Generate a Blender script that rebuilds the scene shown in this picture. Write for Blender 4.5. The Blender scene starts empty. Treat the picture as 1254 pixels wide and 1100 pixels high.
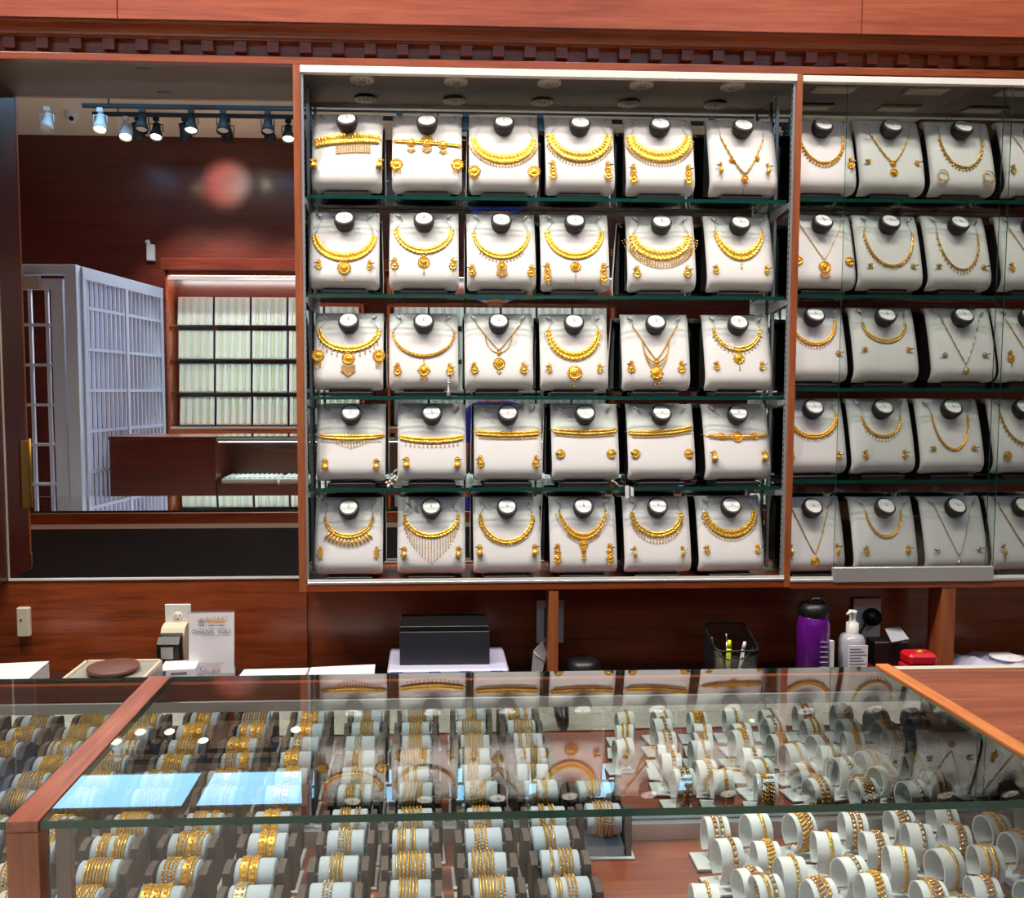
import bpy, math, random
from mathutils import Vector, Matrix

# ------------------------------------------------------------------ camera, world, exposure
sc = bpy.context.scene
C = sc.collection
PI = math.pi
random.seed(7)
CAM_Z = 1.57
F_PX, PPX, PPY = 1045.0, 575.0, 550.0            # focal length and principal point in the 1254x1100 frame
VPX, VPY, ROLL = 527.0, 481.0, 0.001             # where the wall's normal vanishes


def make_camera():
    yv = Vector(((VPX - PPX) / F_PX, (VPY - PPY) / F_PX, 1.0)).normalized()
    xv = Vector((1.0, ROLL, 0.0))
    xv = (xv - yv * xv.dot(yv)).normalized()
    zv = xv.cross(yv)
    if zv.y > 0:
        zv = -zv
    right = Vector((xv.x, yv.x, zv.x))
    down = Vector((xv.y, yv.y, zv.y))
    fwd = Vector((xv.z, yv.z, zv.z))
    up = -down
    back = -fwd
    m = Matrix(((right.x, up.x, back.x, 0), (right.y, up.y, back.y, 0), (right.z, up.z, back.z, CAM_Z), (0, 0, 0, 1)))
    cd = bpy.data.cameras.new('camera')
    cd.sensor_fit = 'HORIZONTAL'
    cd.sensor_width = 36.0
    cd.lens = F_PX * 36.0 / 1254.0
    cd.shift_x = (627.0 - PPX) / 1254.0
    cd.shift_y = 0.0
    cd.clip_start = 0.02
    co = bpy.data.objects.new('camera', cd)
    C.objects.link(co)
    co.matrix_world = m
    sc.camera = co


make_camera()
w = bpy.data.worlds.new('world')
sc.world = w
w.use_nodes = True
w.node_tree.nodes['Background'].inputs[0].default_value = (0.55, 0.6, 0.7, 1)
w.node_tree.nodes['Background'].inputs[1].default_value = 0.05
sc.view_settings.view_transform = 'Standard'
sc.view_settings.look = 'None'
sc.view_settings.gamma = 1.0
sc.view_settings.use_curve_mapping = False
sc.view_settings.exposure = 0.04
sc.cycles.max_bounces = 12
sc.cycles.diffuse_bounces = 4
sc.cycles.glossy_bounces = 8
sc.cycles.transmission_bounces = 6
sc.cycles.transparent_max_bounces = 40
sc.cycles.caustics_reflective = False
sc.cycles.caustics_refractive = False
sc.cycles.sample_clamp_indirect = 4.0
sc.cycles.use_denoising = True

SPOT_DISPLAY = 74.0      # watts of each track lamp over the displays
SPOT_FAR = 500.0          # lamps on the far tracks
PANEL_L = 5.4             # radiance of the ceiling panels

# ------------------------------------------------------------------ materials


def lin(r, g, b):
    def f(c):
        c /= 255.0
        return c / 12.92 if c <= 0.04045 else ((c + 0.055) / 1.055) ** 2.4
    return (f(r), f(g), f(b), 1.0)


M = {}


def new_mat(name):
    m = bpy.data.materials.new(name)
    m.use_nodes = True
    M[name] = m
    return m, m.node_tree, m.node_tree.nodes['Principled BSDF']


def plain(name, col, rough=0.5, metal=0.0, coat=0.0, noise=0.0, nscale=30.0, spec=0.5, bump=0.0, alpha=None):
    m, nt, b = new_mat(name)
    b.inputs['Base Color'].default_value = col
    b.inputs['Roughness'].default_value = rough
    b.inputs['Metallic'].default_value = metal
    b.inputs['Coat Weight'].default_value = coat
    b.inputs['Specular IOR Level'].default_value = spec
    if noise or bump:
        tc = nt.nodes.new('ShaderNodeTexCoord')
        n = nt.nodes.new('ShaderNodeTexNoise')
        n.inputs['Scale'].default_value = nscale
        n.inputs['Detail'].default_value = 4
        nt.links.new(tc.outputs['Object'], n.inputs['Vector'])
        if noise:
            mx = nt.nodes.new('ShaderNodeMixRGB')
            mx.blend_type = 'MULTIPLY'
            mx.inputs['Fac'].default_value = noise
            mx.inputs['Color1'].default_value = col
            nt.links.new(n.outputs['Fac'], mx.inputs['Color2'])
            nt.links.new(mx.outputs['Color'], b.inputs['Base Color'])
        if bump:
            bp = nt.nodes.new('ShaderNodeBump')
            bp.inputs['Strength'].default_value = bump
            bp.inputs['Distance'].default_value = 0.002
            nt.links.new(n.outputs['Fac'], bp.inputs['Height'])
            nt.links.new(bp.outputs['Normal'], b.inputs['Normal'])
    return m


def wood(name, dark, mid, light, axis='X', rough=0.32, coat=0.25, scale=1.0):
    m, nt, b = new_mat(name)
    tc = nt.nodes.new('ShaderNodeTexCoord')
    mp = nt.nodes.new('ShaderNodeMapping')
    along, across = 0.9 * scale, 14.0 * scale
    mp.inputs['Scale'].default_value = {'X': (along, across, across), 'Y': (across, along, across), 'Z': (across, across, along)}[axis]
    nt.links.new(tc.outputs['Object'], mp.inputs['Vector'])
    n1 = nt.nodes.new('ShaderNodeTexNoise')
    n1.inputs['Scale'].default_value = 1.6
    n1.inputs['Detail'].default_value = 7
    n1.inputs['Roughness'].default_value = 0.62
    n1.inputs['Distortion'].default_value = 0.9
    nt.links.new(mp.outputs['Vector'], n1.inputs['Vector'])
    n2 = nt.nodes.new('ShaderNodeTexNoise')
    n2.inputs['Scale'].default_value = 9.0
    n2.inputs['Detail'].default_value = 3
    nt.links.new(mp.outputs['Vector'], n2.inputs['Vector'])
    mx = nt.nodes.new('ShaderNodeMix')
    mx.data_type = 'FLOAT'
    mx.inputs[0].default_value = 0.35
    nt.links.new(n1.outputs['Fac'], mx.inputs[2])
    nt.links.new(n2.outputs['Fac'], mx.inputs[3])
    cr = nt.nodes.new('ShaderNodeValToRGB')
    cr.color_ramp.elements[0].position = 0.33
    cr.color_ramp.elements[0].color = dark
    cr.color_ramp.elements[1].position = 0.66
    cr.color_ramp.elements[1].color = light
    e = cr.color_ramp.elements.new(0.5)
    e.color = mid
    nt.links.new(mx.outputs[0], cr.inputs['Fac'])
    nt.links.new(cr.outputs['Color'], b.inputs['Base Color'])
    b.inputs['Roughness'].default_value = rough
    b.inputs['Coat Weight'].default_value = coat
    b.inputs['Coat Roughness'].default_value = 0.15
    return m


def gold(name, col, rough=0.3, metal=0.6, scale=220.0, strength=0.5):
    m, nt, b = new_mat(name)
    tc = nt.nodes.new('ShaderNodeTexCoord')
    v = nt.nodes.new('ShaderNodeTexVoronoi')
    v.inputs['Scale'].default_value = scale
    nt.links.new(tc.outputs['Object'], v.inputs['Vector'])
    bp = nt.nodes.new('ShaderNodeBump')
    bp.inputs['Strength'].default_value = strength
    bp.inputs['Distance'].default_value = 0.0015
    nt.links.new(v.outputs['Distance'], bp.inputs['Height'])
    nt.links.new(bp.outputs['Normal'], b.inputs['Normal'])
    cr = nt.nodes.new('ShaderNodeValToRGB')
    cr.color_ramp.elements[0].position = 0.0
    cr.color_ramp.elements[0].color = col
    cr.color_ramp.elements[1].position = 0.75
    cr.color_ramp.elements[1].color = (col[0] * 0.76, col[1] * 0.60, col[2] * 0.42, 1)
    nt.links.new(v.outputs['Distance'], cr.inputs['Fac'])
    nt.links.new(cr.outputs['Color'], b.inputs['Base Color'])
    b.inputs['Roughness'].default_value = rough
    b.inputs['Metallic'].default_value = metal
    return m


def glass(name, tint=(0.955, 0.985, 0.97, 1), gain=1.5):
    """thin clear pane: transparent with a Fresnel mirror reflection on its outer faces"""
    m = bpy.data.materials.new(name)
    m.use_nodes = True
    M[name] = m
    nt = m.node_tree
    nt.nodes.clear()
    out = nt.nodes.new('ShaderNodeOutputMaterial')
    tr = nt.nodes.new('ShaderNodeBsdfTransparent')
    tr.inputs['Color'].default_value = tint
    gl = nt.nodes.new('ShaderNodeBsdfGlossy')
    gl.inputs['Roughness'].default_value = 0.0
    gl.inputs['Color'].default_value = (1, 1, 1, 1)
    fr = nt.nodes.new('ShaderNodeFresnel')
    fr.inputs['IOR'].default_value = 1.52
    ge = nt.nodes.new('ShaderNodeNewGeometry')
    inv = nt.nodes.new('ShaderNodeMath')
    inv.operation = 'SUBTRACT'
    inv.inputs[0].default_value = 1.0
    nt.links.new(ge.outputs['Backfacing'], inv.inputs[1])
    mu = nt.nodes.new('ShaderNodeMath')
    mu.operation = 'MULTIPLY'
    nt.links.new(fr.outputs['Fac'], mu.inputs[0])
    nt.links.new(inv.outputs[0], mu.inputs[1])
    m2 = nt.nodes.new('ShaderNodeMath')
    m2.operation = 'MULTIPLY'
    m2.use_clamp = True
    m2.inputs[1].default_value = gain
    nt.links.new(mu.outputs[0], m2.inputs[0])
    mix = nt.nodes.new('ShaderNodeMixShader')
    nt.links.new(m2.outputs[0], mix.inputs[0])
    nt.links.new(tr.outputs[0], mix.inputs[1])
    nt.links.new(gl.outputs[0], mix.inputs[2])
    nt.links.new(mix.outputs[0], out.inputs['Surface'])
    return m


def mirror(name, col):
    m = bpy.data.materials.new(name)
    m.use_nodes = True
    M[name] = m
    nt = m.node_tree
    nt.nodes.clear()
    out = nt.nodes.new('ShaderNodeOutputMaterial')
    gl = nt.nodes.new('ShaderNodeBsdfGlossy')
    gl.inputs['Roughness'].default_value = 0.0
    gl.inputs['Color'].default_value = col
    nt.links.new(gl.outputs[0], out.inputs['Surface'])
    return m


def emit(name, col, strength):
    m = bpy.data.materials.new(name)
    m.use_nodes = True
    M[name] = m
    nt = m.node_tree
    nt.nodes.clear()
    out = nt.nodes.new('ShaderNodeOutputMaterial')
    e = nt.nodes.new('ShaderNodeEmission')
    e.inputs['Color'].default_value = col
    e.inputs['Strength'].default_value = strength
    nt.links.new(e.outputs[0], out.inputs['Surface'])
    return m


wood('mahogany', lin(94, 40, 16), lin(140, 64, 28), lin(158, 78, 38), 'X')
wood('mahogany_upright', lin(116, 54, 28), lin(158, 86, 48), lin(172, 100, 60), 'Z')
wood('mahogany_depth', lin(120, 62, 42), lin(154, 88, 64), lin(184, 116, 84), 'Y')  # muted pinkish tone has the divider's glossy reflection mixed into the colour
wood('mahogany_red', lin(58, 20, 15), lin(84, 32, 22), lin(98, 40, 28), 'X', rough=0.28)
wood('fascia_wood', lin(128, 58, 38), lin(156, 78, 54), lin(170, 94, 68), 'X', rough=0.3, coat=0.5)
wood('deck_wood', lin(112, 54, 36), lin(138, 74, 52), lin(156, 92, 66), 'X', rough=0.35)
wood('edge_wood', lin(170, 92, 46), lin(202, 122, 66), lin(222, 146, 88), 'Y')
plain('dark_wood', lin(64, 28, 18), 0.4, coat=0.2, noise=0.3)
plain('bust_white', lin(224, 222, 222), 0.62, bump=0.08, nscale=300)
plain('bust_black', lin(14, 12, 12), 0.45)
plain('ring_black', lin(20, 15, 14), 0.55)
plain('hook_grey', lin(205, 208, 212), 0.3, metal=0.2)
plain('white_plastic', lin(228, 226, 222), 0.4)
plain('cream_plastic', lin(214, 204, 180), 0.45)
plain('black_plastic', lin(20, 20, 22), 0.4)
plain('charcoal_card', lin(40, 42, 48), 0.55)
plain('white_metal', lin(236, 232, 228), 0.35, metal=0.0)
plain('aluminium', lin(196, 198, 200), 0.35, metal=0.6)
plain('steel', lin(170, 170, 172), 0.25, metal=0.9)
plain('brass', lin(176, 140, 60), 0.35, metal=0.8)
plain('gate_white', lin(186, 200, 226), 0.4)
plain('slate_board', lin(50, 56, 64), 0.5, noise=0.35, nscale=5)
plain('ceiling_paint', lin(238, 226, 204), 0.85)
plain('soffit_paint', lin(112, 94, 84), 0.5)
plain('floor_tile', lin(214, 204, 190), 0.35, noise=0.25, nscale=3)
plain('light_trim', lin(196, 190, 174), 0.5)
plain('light_grille', lin(150, 146, 134), 0.5)
plain('velvet_grey', lin(186, 198, 210), 0.8, bump=0.15, nscale=600)
plain('velvet_taupe', lin(88, 76, 70), 0.75, bump=0.15, nscale=600)
plain('velvet_white', lin(226, 232, 234), 0.75, bump=0.1, nscale=600)
plain('lamp_black', lin(14, 14, 16), 0.6)
plain('lamp_white', lin(214, 214, 210), 0.4)
plain('chain_board', lin(222, 230, 226), 0.6)
plain('chain_pale', lin(204, 206, 176), 0.4, metal=0.3)
plain('pearl', lin(226, 222, 214), 0.3)
plain('tag_white', lin(226, 228, 228), 0.5)
plain('paper', lin(232, 228, 232), 0.7)
plain('lilac_plastic', lin(196, 194, 222), 0.3)
plain('lilac_seal', lin(120, 122, 190), 0.35)
plain('clear_plastic', lin(170, 172, 180), 0.2)
plain('purple_plastic', lin(98, 20, 128), 0.2, coat=0.6)
plain('purple_dark', lin(52, 14, 66), 0.15, coat=0.6)
plain('red_box', lin(200, 20, 40), 0.4)
plain('yellow_pen', lin(226, 236, 40), 0.4)
plain('olive_pen', lin(128, 122, 60), 0.5)
plain('green_pen', lin(70, 110, 50), 0.4)
plain('blue_print', lin(70, 90, 180), 0.5)
plain('brown_dish', lin(110, 74, 62), 0.35)
plain('scale_grey', lin(160, 156, 150), 0.4)
plain('orange_ink', lin(214, 150, 80), 0.7)
plain('grey_ink', lin(120, 116, 128), 0.7)
plain('g_blue', lin(120, 140, 200), 0.7)
plain('g_red', lin(220, 110, 120), 0.7)
plain('g_yellow', lin(228, 196, 120), 0.7)
plain('g_green', lin(140, 180, 140), 0.7)
plain('glass_edge', lin(10, 74, 58), 0.15, spec=0.6)
plain('glass_edge_teal', lin(12, 66, 58), 0.15, spec=0.6)
plain('smoke_brown', lin(66, 36, 26), 0.3)
gold('gold_rich', lin(255, 208, 86))
gold('gold_warm', lin(252, 200, 80), scale=320)
gold('gold_pale', lin(236, 200, 110), scale=400, rough=0.25)
gold('gold_bright', lin(255, 212, 94), scale=160, rough=0.26)
gold('gold_rose', lin(240, 198, 146), scale=420, rough=0.25)
gold('silver_gold', lin(226, 216, 188), scale=380, rough=0.22)
glass('pane_glass')
glass('film_clear', (0.995, 0.995, 0.995, 1), 0.5)
glass('counter_glass', (0.965, 0.985, 0.975, 1), 2.0)
glass('door_glass', (0.945, 0.965, 0.955, 1), 1.5)
glass('shelf_glass', (0.93, 0.98, 0.96, 1), 1.5)
mirror('mirror_wall', (0.86, 0.86, 0.86, 1))
mirror('mirror_case', (0.80, 0.84, 0.82, 1))
emit('panel_glow', (0.30, 0.62, 1.0, 1), PANEL_L)
emit('bulb_glow', (1.0, 0.86, 0.6, 1), 26.0)
emit('bulb_cool', (0.36, 0.7, 1.0, 1), 1.2)
emit('strip_glow', (0.96, 1.0, 0.97, 1), 34.0)
emit('strip_soft', (0.96, 1.0, 0.97, 1), 6.0)

# ------------------------------------------------------------------ mesh helpers
ICO = []


def _ico():
    t = (1 + 5 ** 0.5) / 2
    vs = [(-1, t, 0), (1, t, 0), (-1, -t, 0), (1, -t, 0), (0, -1, t), (0, 1, t), (0, -1, -t), (0, 1, -t), (t, 0, -1), (t, 0, 1), (-t, 0, -1), (-t, 0, 1)]
    n = math.sqrt(1 + t * t)
    vs = [(x / n, y / n, z / n) for x, y, z in vs]
    fs = [(0, 11, 5), (0, 5, 1), (0, 1, 7), (0, 7, 10), (0, 10, 11), (1, 5, 9), (5, 11, 4), (11, 10, 2), (10, 7, 6), (7, 1, 8), (3, 9, 4), (3, 4, 2), (3, 2, 6), (3, 6, 8), (3, 8, 9), (4, 9, 5), (2, 4, 11), (6, 2, 10), (8, 6, 7), (9, 8, 1)]
    return vs, fs


ICO_V, ICO_F = _ico()


class MB:
    def __init__(self):
        self.v, self.f, self.mi, self.sm = [], [], [], []

    def add(self, vs, fs, mi=0, smooth=False):
        o = len(self.v)
        self.v += [tuple(p) for p in vs]
        for k, q in enumerate(fs):
            self.f.append(tuple(i + o for i in q))
            self.mi.append(mi if isinstance(mi, int) else mi[k])
            self.sm.append(smooth)
        return self

    def box(self, x0, x1, y0, y1, z0, z1, mi=0, bev=0.0):
        if bev <= 0:
            vs = [(x0, y0, z0), (x1, y0, z0), (x1, y1, z0), (x0, y1, z0), (x0, y0, z1), (x1, y0, z1), (x1, y1, z1), (x0, y1, z1)]
            fs = [(0, 3, 2, 1), (4, 5, 6, 7), (0, 1, 5, 4), (1, 2, 6, 5), (2, 3, 7, 6), (3, 0, 4, 7)]
            return self.add(vs, fs, mi)
        b = min(bev, (x1 - x0) / 2.01, (y1 - y0) / 2.01, (z1 - z0) / 2.01)
        vs, idx = [], {}
        for sx in (0, 1):
            for sy in (0, 1):
                for sz in (0, 1):
                    X, Y, Z = (x0, x1)[sx], (y0, y1)[sy], (z0, z1)[sz]
                    dx, dy, dz = (b, -b)[sx], (b, -b)[sy], (b, -b)[sz]
                    for a, p in (('x', (X, Y + dy, Z + dz)), ('y', (X + dx, Y, Z + dz)), ('z', (X + dx, Y + dy, Z))):
                        idx[(sx, sy, sz, a)] = len(vs)
                        vs.append(p)
        q = []
        I = idx
        for s in (0, 1):
            q.append([I[(s, 0, 0, 'x')], I[(s, 1, 0, 'x')], I[(s, 1, 1, 'x')], I[(s, 0, 1, 'x')]])
            q.append([I[(0, s, 0, 'y')], I[(1, s, 0, 'y')], I[(1, s, 1, 'y')], I[(0, s, 1, 'y')]])
            q.append([I[(0, 0, s, 'z')], I[(1, 0, s, 'z')], I[(1, 1, s, 'z')], I[(0, 1, s, 'z')]])
        for s in (0, 1):
            for t in (0, 1):
                q.append([I[(s, t, 0, 'x')], I[(s, t, 1, 'x')], I[(s, t, 1, 'y')], I[(s, t, 0, 'y')]])
                q.append([I[(s, 0, t, 'x')], I[(s, 1, t, 'x')], I[(s, 1, t, 'z')], I[(s, 0, t, 'z')]])
                q.append([I[(0, s, t, 'y')], I[(1, s, t, 'y')], I[(1, s, t, 'z')], I[(0, s, t, 'z')]])
        for sx in (0, 1):
            for sy in (0, 1):
                for sz in (0, 1):
                    q.append([I[(sx, sy, sz, 'x')], I[(sx, sy, sz, 'y')], I[(sx, sy, sz, 'z')]])
        c = Vector(((x0 + x1) / 2, (y0 + y1) / 2, (z0 + z1) / 2))
        out = []
        for f in q:
            ps = [Vector(vs[i]) for i in f]
            n = (ps[1] - ps[0]).cross(ps[2] - ps[0])
            m_ = sum(ps, Vector()) / len(ps)
            out.append(tuple(f) if n.dot(m_ - c) > 0 else tuple(reversed(f)))
        return self.add(vs, out, mi)

    def pane(self, x0, x1, y0, y1, z0, z1, thin):
        """a glass sheet: big faces slot 0, edges slot 1"""
        vs = [(x0, y0, z0), (x1, y0, z0), (x1, y1, z0), (x0, y1, z0), (x0, y0, z1), (x1, y0, z1), (x1, y1, z1), (x0, y1, z1)]
        fs = [(0, 3, 2, 1), (4, 5, 6, 7), (0, 1, 5, 4), (1, 2, 6, 5), (2, 3, 7, 6), (3, 0, 4, 7)]
        big = {'z': (0, 1), 'y': (2, 4), 'x': (3, 5)}[thin]
        return self.add(vs, fs, [0 if k in big else 1 for k in range(6)])

    def ball(self, c, r, sx=1, sy=1, sz=1, mi=0):
        return self.add([(c[0] + x * r * sx, c[1] + y * r * sy, c[2] + z * r * sz) for x, y, z in ICO_V], ICO_F, mi, True)

    def tube(self, pts, r, n=6, mi=0, closed=False, caps=True):
        pts = [Vector(p) for p in pts]
        k = len(pts)
        rr = r if isinstance(r, (list, tuple)) else [r] * k
        vs, fs = [], []
        up = None
        for i, p in enumerate(pts):
            a = pts[(i - 1) % k] if (closed or i > 0) else pts[i]
            b = pts[(i + 1) % k] if (closed or i < k - 1) else pts[i]
            t = (b - a).normalized()
            if up is None:
                ref = Vector((0, 0, 1)) if abs(t.z) < 0.9 else Vector((1, 0, 0))
                up = t.cross(ref).normalized()
            up = (up - t * up.dot(t)).normalized()
            s = t.cross(up)
            for j in range(n):
                an = 2 * PI * j / n
                vs.append(p + (up * math.cos(an) + s * math.sin(an)) * rr[i])
        m = k if closed else k - 1
        for i in range(m):
            for j in range(n):
                a, b = i * n + j, i * n + (j + 1) % n
                c_, d = ((i + 1) % k) * n + (j + 1) % n, ((i + 1) % k) * n + j
                fs.append((a, b, c_, d))
        self.add(vs, fs, mi, n > 4)
        if caps and not closed:
            o = len(self.v) - len(vs)
            for ring, rev in ((0, True), (k - 1, False)):
                q = [o + ring * n + j for j in range(n)]
                self.f.append(tuple(reversed(q)) if rev else tuple(q))
                self.mi.append(mi)
                self.sm.append(False)
        return self

    def cyl(self, p0, p1, r0, r1=None, n=16, mi=0):
        return self.tube([p0, p1], [r0, r0 if r1 is None else r1], n, mi)

    def lathe(self, prof, n=20, mi=0, o=(0, 0, 0), ax=(0, 0, 1), smooth=True):
        """profile (r, h) turned about the axis ax through o"""
        ax = Vector(ax).normalized()
        e1 = ax.orthogonal().normalized()
        e2 = ax.cross(e1)
        o = Vector(o)
        vs, fs = [], []
        for r, h in prof:
            for j in range(n):
                an = 2 * PI * j / n
                vs.append(o + ax * h + (e1 * math.cos(an) + e2 * math.sin(an)) * r)
        for i in range(len(prof) - 1):
            for j in range(n):
                fs.append((i * n + j, i * n + (j + 1) % n, (i + 1) * n + (j + 1) % n, (i + 1) * n + j))
        self.add(vs, fs, mi, smooth)
        return self

    def extrude(self, poly, x0, x1, mi=0, smooth=False):
        """closed polygon in (y, z) pulled along x"""
        n = len(poly)
        vs = [(x0, y, z) for y, z in poly] + [(x1, y, z) for y, z in poly]
        fs = [tuple(range(n)), tuple(reversed(range(n, 2 * n)))]
        fs += [(i, i + n, (i + 1) % n + n, (i + 1) % n) for i in range(n)]
        return self.add(vs, fs, mi, smooth)

    def mesh(self, name, mats):
        me = bpy.data.meshes.new(name)
        me.from_pydata(self.v, [], self.f)
        for m in (mats if isinstance(mats, (list, tuple)) else [mats]):
            me.materials.append(M[m])
        me.polygons.foreach_set('material_index', self.mi)
        me.polygons.foreach_set('use_smooth', self.sm)
        me.update()
        return me

    def build(self, name, mats, parent=None):
        return link(name, self.mesh(name, mats), parent)


def link(name, me, parent=None):
    o = bpy.data.objects.new(name, me)
    C.objects.link(o)
    if parent:
        o.parent = parent
    return o


def tag(o, label, cat, group=None):
    o['label'] = label
    o['category'] = cat
    if group:
        o['group'] = group
    return o


def thing(name, label, cat, loc=(0, 0, 0), rz=0.0, group=None):
    o = bpy.data.objects.new(name, None)
    C.objects.link(o)
    o.location = loc
    o.rotation_euler = (0, 0, rz)
    o.empty_display_size = 0.05
    return tag(o, label, cat, group)


def struct(name, mb, mat):
    o = mb.build(name, mat)
    o['kind'] = 'structure'
    return o


def part_box(name, parent, mat, *a, bev=0.0):
    return MB().box(*a, bev=bev).build(name, mat, parent)


ORD = ['zeroth', 'first', 'second', 'third', 'fourth', 'fifth', 'sixth', 'seventh', 'eighth', 'ninth', 'tenth', 'eleventh', 'twelfth']

# ------------------------------------------------------------------ the room
DW = 3.09        # mirror plane of the display wall
FW = 2.905       # front plane of its cabinets
CEIL = 5.03
XL, XR, YB = -6.2, 6.2, -5.82
struct('floor', MB().box(XL - .1, XR + .1, YB - .1, DW + .3, -.1, 0), 'floor_tile')
struct('ceiling', MB().box(XL - .1, XR + .1, YB - .1, DW + .3, CEIL, CEIL + .1), 'ceiling_paint')
struct('wall_back', MB().box(XL, XR, DW + .012, DW + .2, 0, CEIL), 'mahogany')
struct('wall_front', MB().box(XL, XR, YB - .1, YB, 0, CEIL), 'mahogany_red')
struct('wall_left', MB().box(XL - .1, XL, YB - .1, DW + .2, 0, CEIL), 'mahogany_red')
struct('wall_right', MB().box(XR, XR + .1, YB - .1, DW + .2, 0, CEIL), 'mahogany_red')
# raised wall panelling beneath the wall mirror
struct('trim_1', MB().box(-3.2, -.452, DW, DW + .012, .55, .899), 'mahogany')

# fascia above the cabinets, in boards, and the cornice beneath it
fascia = thing('trim_2', 'tall mahogany fascia above the display wall', 'fascia')
fascia['kind'] = 'structure'
del fascia['category']
for k in range(-2, 3):
    x0 = -1.0 + 2.44 * k
    part_box('panel', fascia, 'fascia_wood', x0 + .001, x0 + 2.439, 2.87, 3.10, 2.766, CEIL - .001, bev=.0015)
cornice = thing('trim_3', 'mahogany cornice with a row of dentil blocks', 'cornice')
cornice['kind'] = 'structure'
del cornice['category']
CX0, CX1 = -3.4, 3.8
prof = [(2.872, 2.7655), (2.879, 2.765), (2.882, 2.757), (2.890, 2.754), (2.902, 2.748), (2.910, 2.740), (2.914, 2.733), (2.921, 2.7315), (2.922, 2.727),
        (2.946, 2.7265), (2.946, 2.684), (2.934, 2.682), (2.932, 2.6765), (2.918, 2.675), (2.916, 2.6700), (2.93, 2.6695), (3.09, 2.6695), (3.09, 2.7655)]
MB().extrude(prof, CX0, CX1).build('moulding', 'mahogany', cornice)
dent = MB().box(-.020, .020, -.013, .0095, -.015, .020, bev=.001).mesh('dentil', 'mahogany')
for i in range(66):
    d = link('dentil', dent, cornice)
    d.location = (-3.395 + i * .1066, 2.936, 2.706)
# plain rail that runs under the cornice, soffit over the mirror
struct('trim_4', MB().box(-3.0, 3.8, FW, 2.93, 2.6475, 2.6695, bev=.001), 'mahogany')
struct('trim_5', MB().box(-3.0, -.452, 2.93, DW, 2.6485, 2.6695), 'soffit_paint')
lab = MB().box(-.98, -.93, 2.965, 2.985, 2.6465, 2.6485).build('soffit_label', 'smoke_brown')
tag(lab, 'small brown label stuck under the soffit above the wall mirror', 'label')

# ------------------------------------------------------------------ wall mirror beside the cabinet
wm = thing('wall_mirror', 'large wall mirror reflecting the white gate and track lamps', 'mirror', (0, DW, .9))
part_box('mirror_glass', wm, 'mirror_wall', -1.508, -.452, 0, .01, .004, 1.7485)
part_box('edge_strip', wm, 'white_metal', -1.508, -.452, -.004, .004, -.0035, .004)
part_box('edge_strip', wm, 'light_trim', -1.5095, -1.505, -.003, .004, .004, 1.7485)

# cabinet on the other side of the mirror
lc = thing('wall_cabinet', 'closed mahogany wall cabinet with brass hinges beside the wall mirror', 'cabinet', (-2.0, FW, .9))
part_box('body', lc, 'mahogany_red', -.7, .49, .02, .184, 0, 1.747, bev=.001)
part_box('door', lc, 'mahogany_upright', -.7, .49, 0, .018, .002, 1.745, bev=.002)
for z, h in ((.24, .25),):
    hg = part_box('hinge', lc, 'brass', .49, .494, .004, .07, z, z + h, bev=.001)
    MB().cyl((.495, .002, z - .004), (.495, .002, z + h + .006), .006, n=10).build('hinge_pin', 'brass', hg)
part_box('corner_plate', lc, 'brass', .49, .493, .002, .016, .012, .062, bev=.0005)

# ------------------------------------------------------------------ the display cabinets
cab = thing('display_cabinet', 'open mahogany wall cabinet with glass shelves of gold necklace sets', 'cabinet', (0, 0, 0))
PX0, PX1, QX0, QX1 = -.450, -.4255, 1.239, 1.261
part_box('side_panel', cab, 'mahogany_upright', PX0, PX1, FW, DW, .8885, 2.6475, bev=.001)
part_box('side_panel', cab, 'mahogany_upright', QX0, QX1, FW, DW, .8885, 2.6475, bev=.001)
part_box('bottom_board', cab, 'mahogany', PX1, QX0, FW, DW, .8885, .9135, bev=.001)
part_box('ceiling_board', cab, 'soffit_paint', PX1, QX0, FW + .02, DW, 2.636, 2.6475)
part_box('top_rail', cab, 'white_metal', PX1 - .001, QX0 + .001, FW - .002, FW + .02, 2.6215, 2.645, bev=.001)
lr = part_box('lower_track', cab, 'aluminium', PX1 + .004, QX0, FW - .002, FW + .022, .9135, .9215, bev=.001)
part_box('track_lip', lr, 'white_metal', PX1 + .004, QX0, FW + .002, FW + .006, .9215, .930)
part_box('mirror_back', cab, 'mirror_case', PX1, QX0, DW - .002, DW + .006, .9135, 2.636)
part_box('side_mirror', cab, 'mirror_case', PX1, PX1 + .003, FW + .03, DW - .003, .9135, 2.636)
part_box('side_mirror', cab, 'mirror_case', QX0 - .003, QX0, FW + .03, DW - .003, .9135, 2.636)
SHZ = (2.232, 1.903, 1.558, 1.2425)
for sx in (-1, 1):
    x = PX1 + .004 if sx < 0 else QX0 - .004
    for y in (FW + .014, 3.06):
        mb = MB().box(x - .004, x + .004, y - .008, y + .008, .93, 2.62)
        for k in range(84):
            z = .945 + k * .02
            mb.box(x - .0045, x + .0045, y - .003, y + .003, z, z + .011, 1)
        mb.build('shelf_standard', ['aluminium', 'black_plastic'], cab)
    for z in SHZ:
        mb = MB().extrude([(FW + .016, z - .030), (FW + .016, z - .012), (3.075, z - .012), (3.075, z - .045), (3.04, z - .045)], x - .0025 - .006 * sx, x + .0025 - .006 * sx)
        mb.build('shelf_bracket', 'aluminium', cab)
for z in SHZ:
    MB().pane(PX1 + .012, QX0 - .012, 2.932, 3.082, z - .012, z, 'z').build('glass_shelf', ['shelf_glass', 'glass_edge_teal'], cab)
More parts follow.
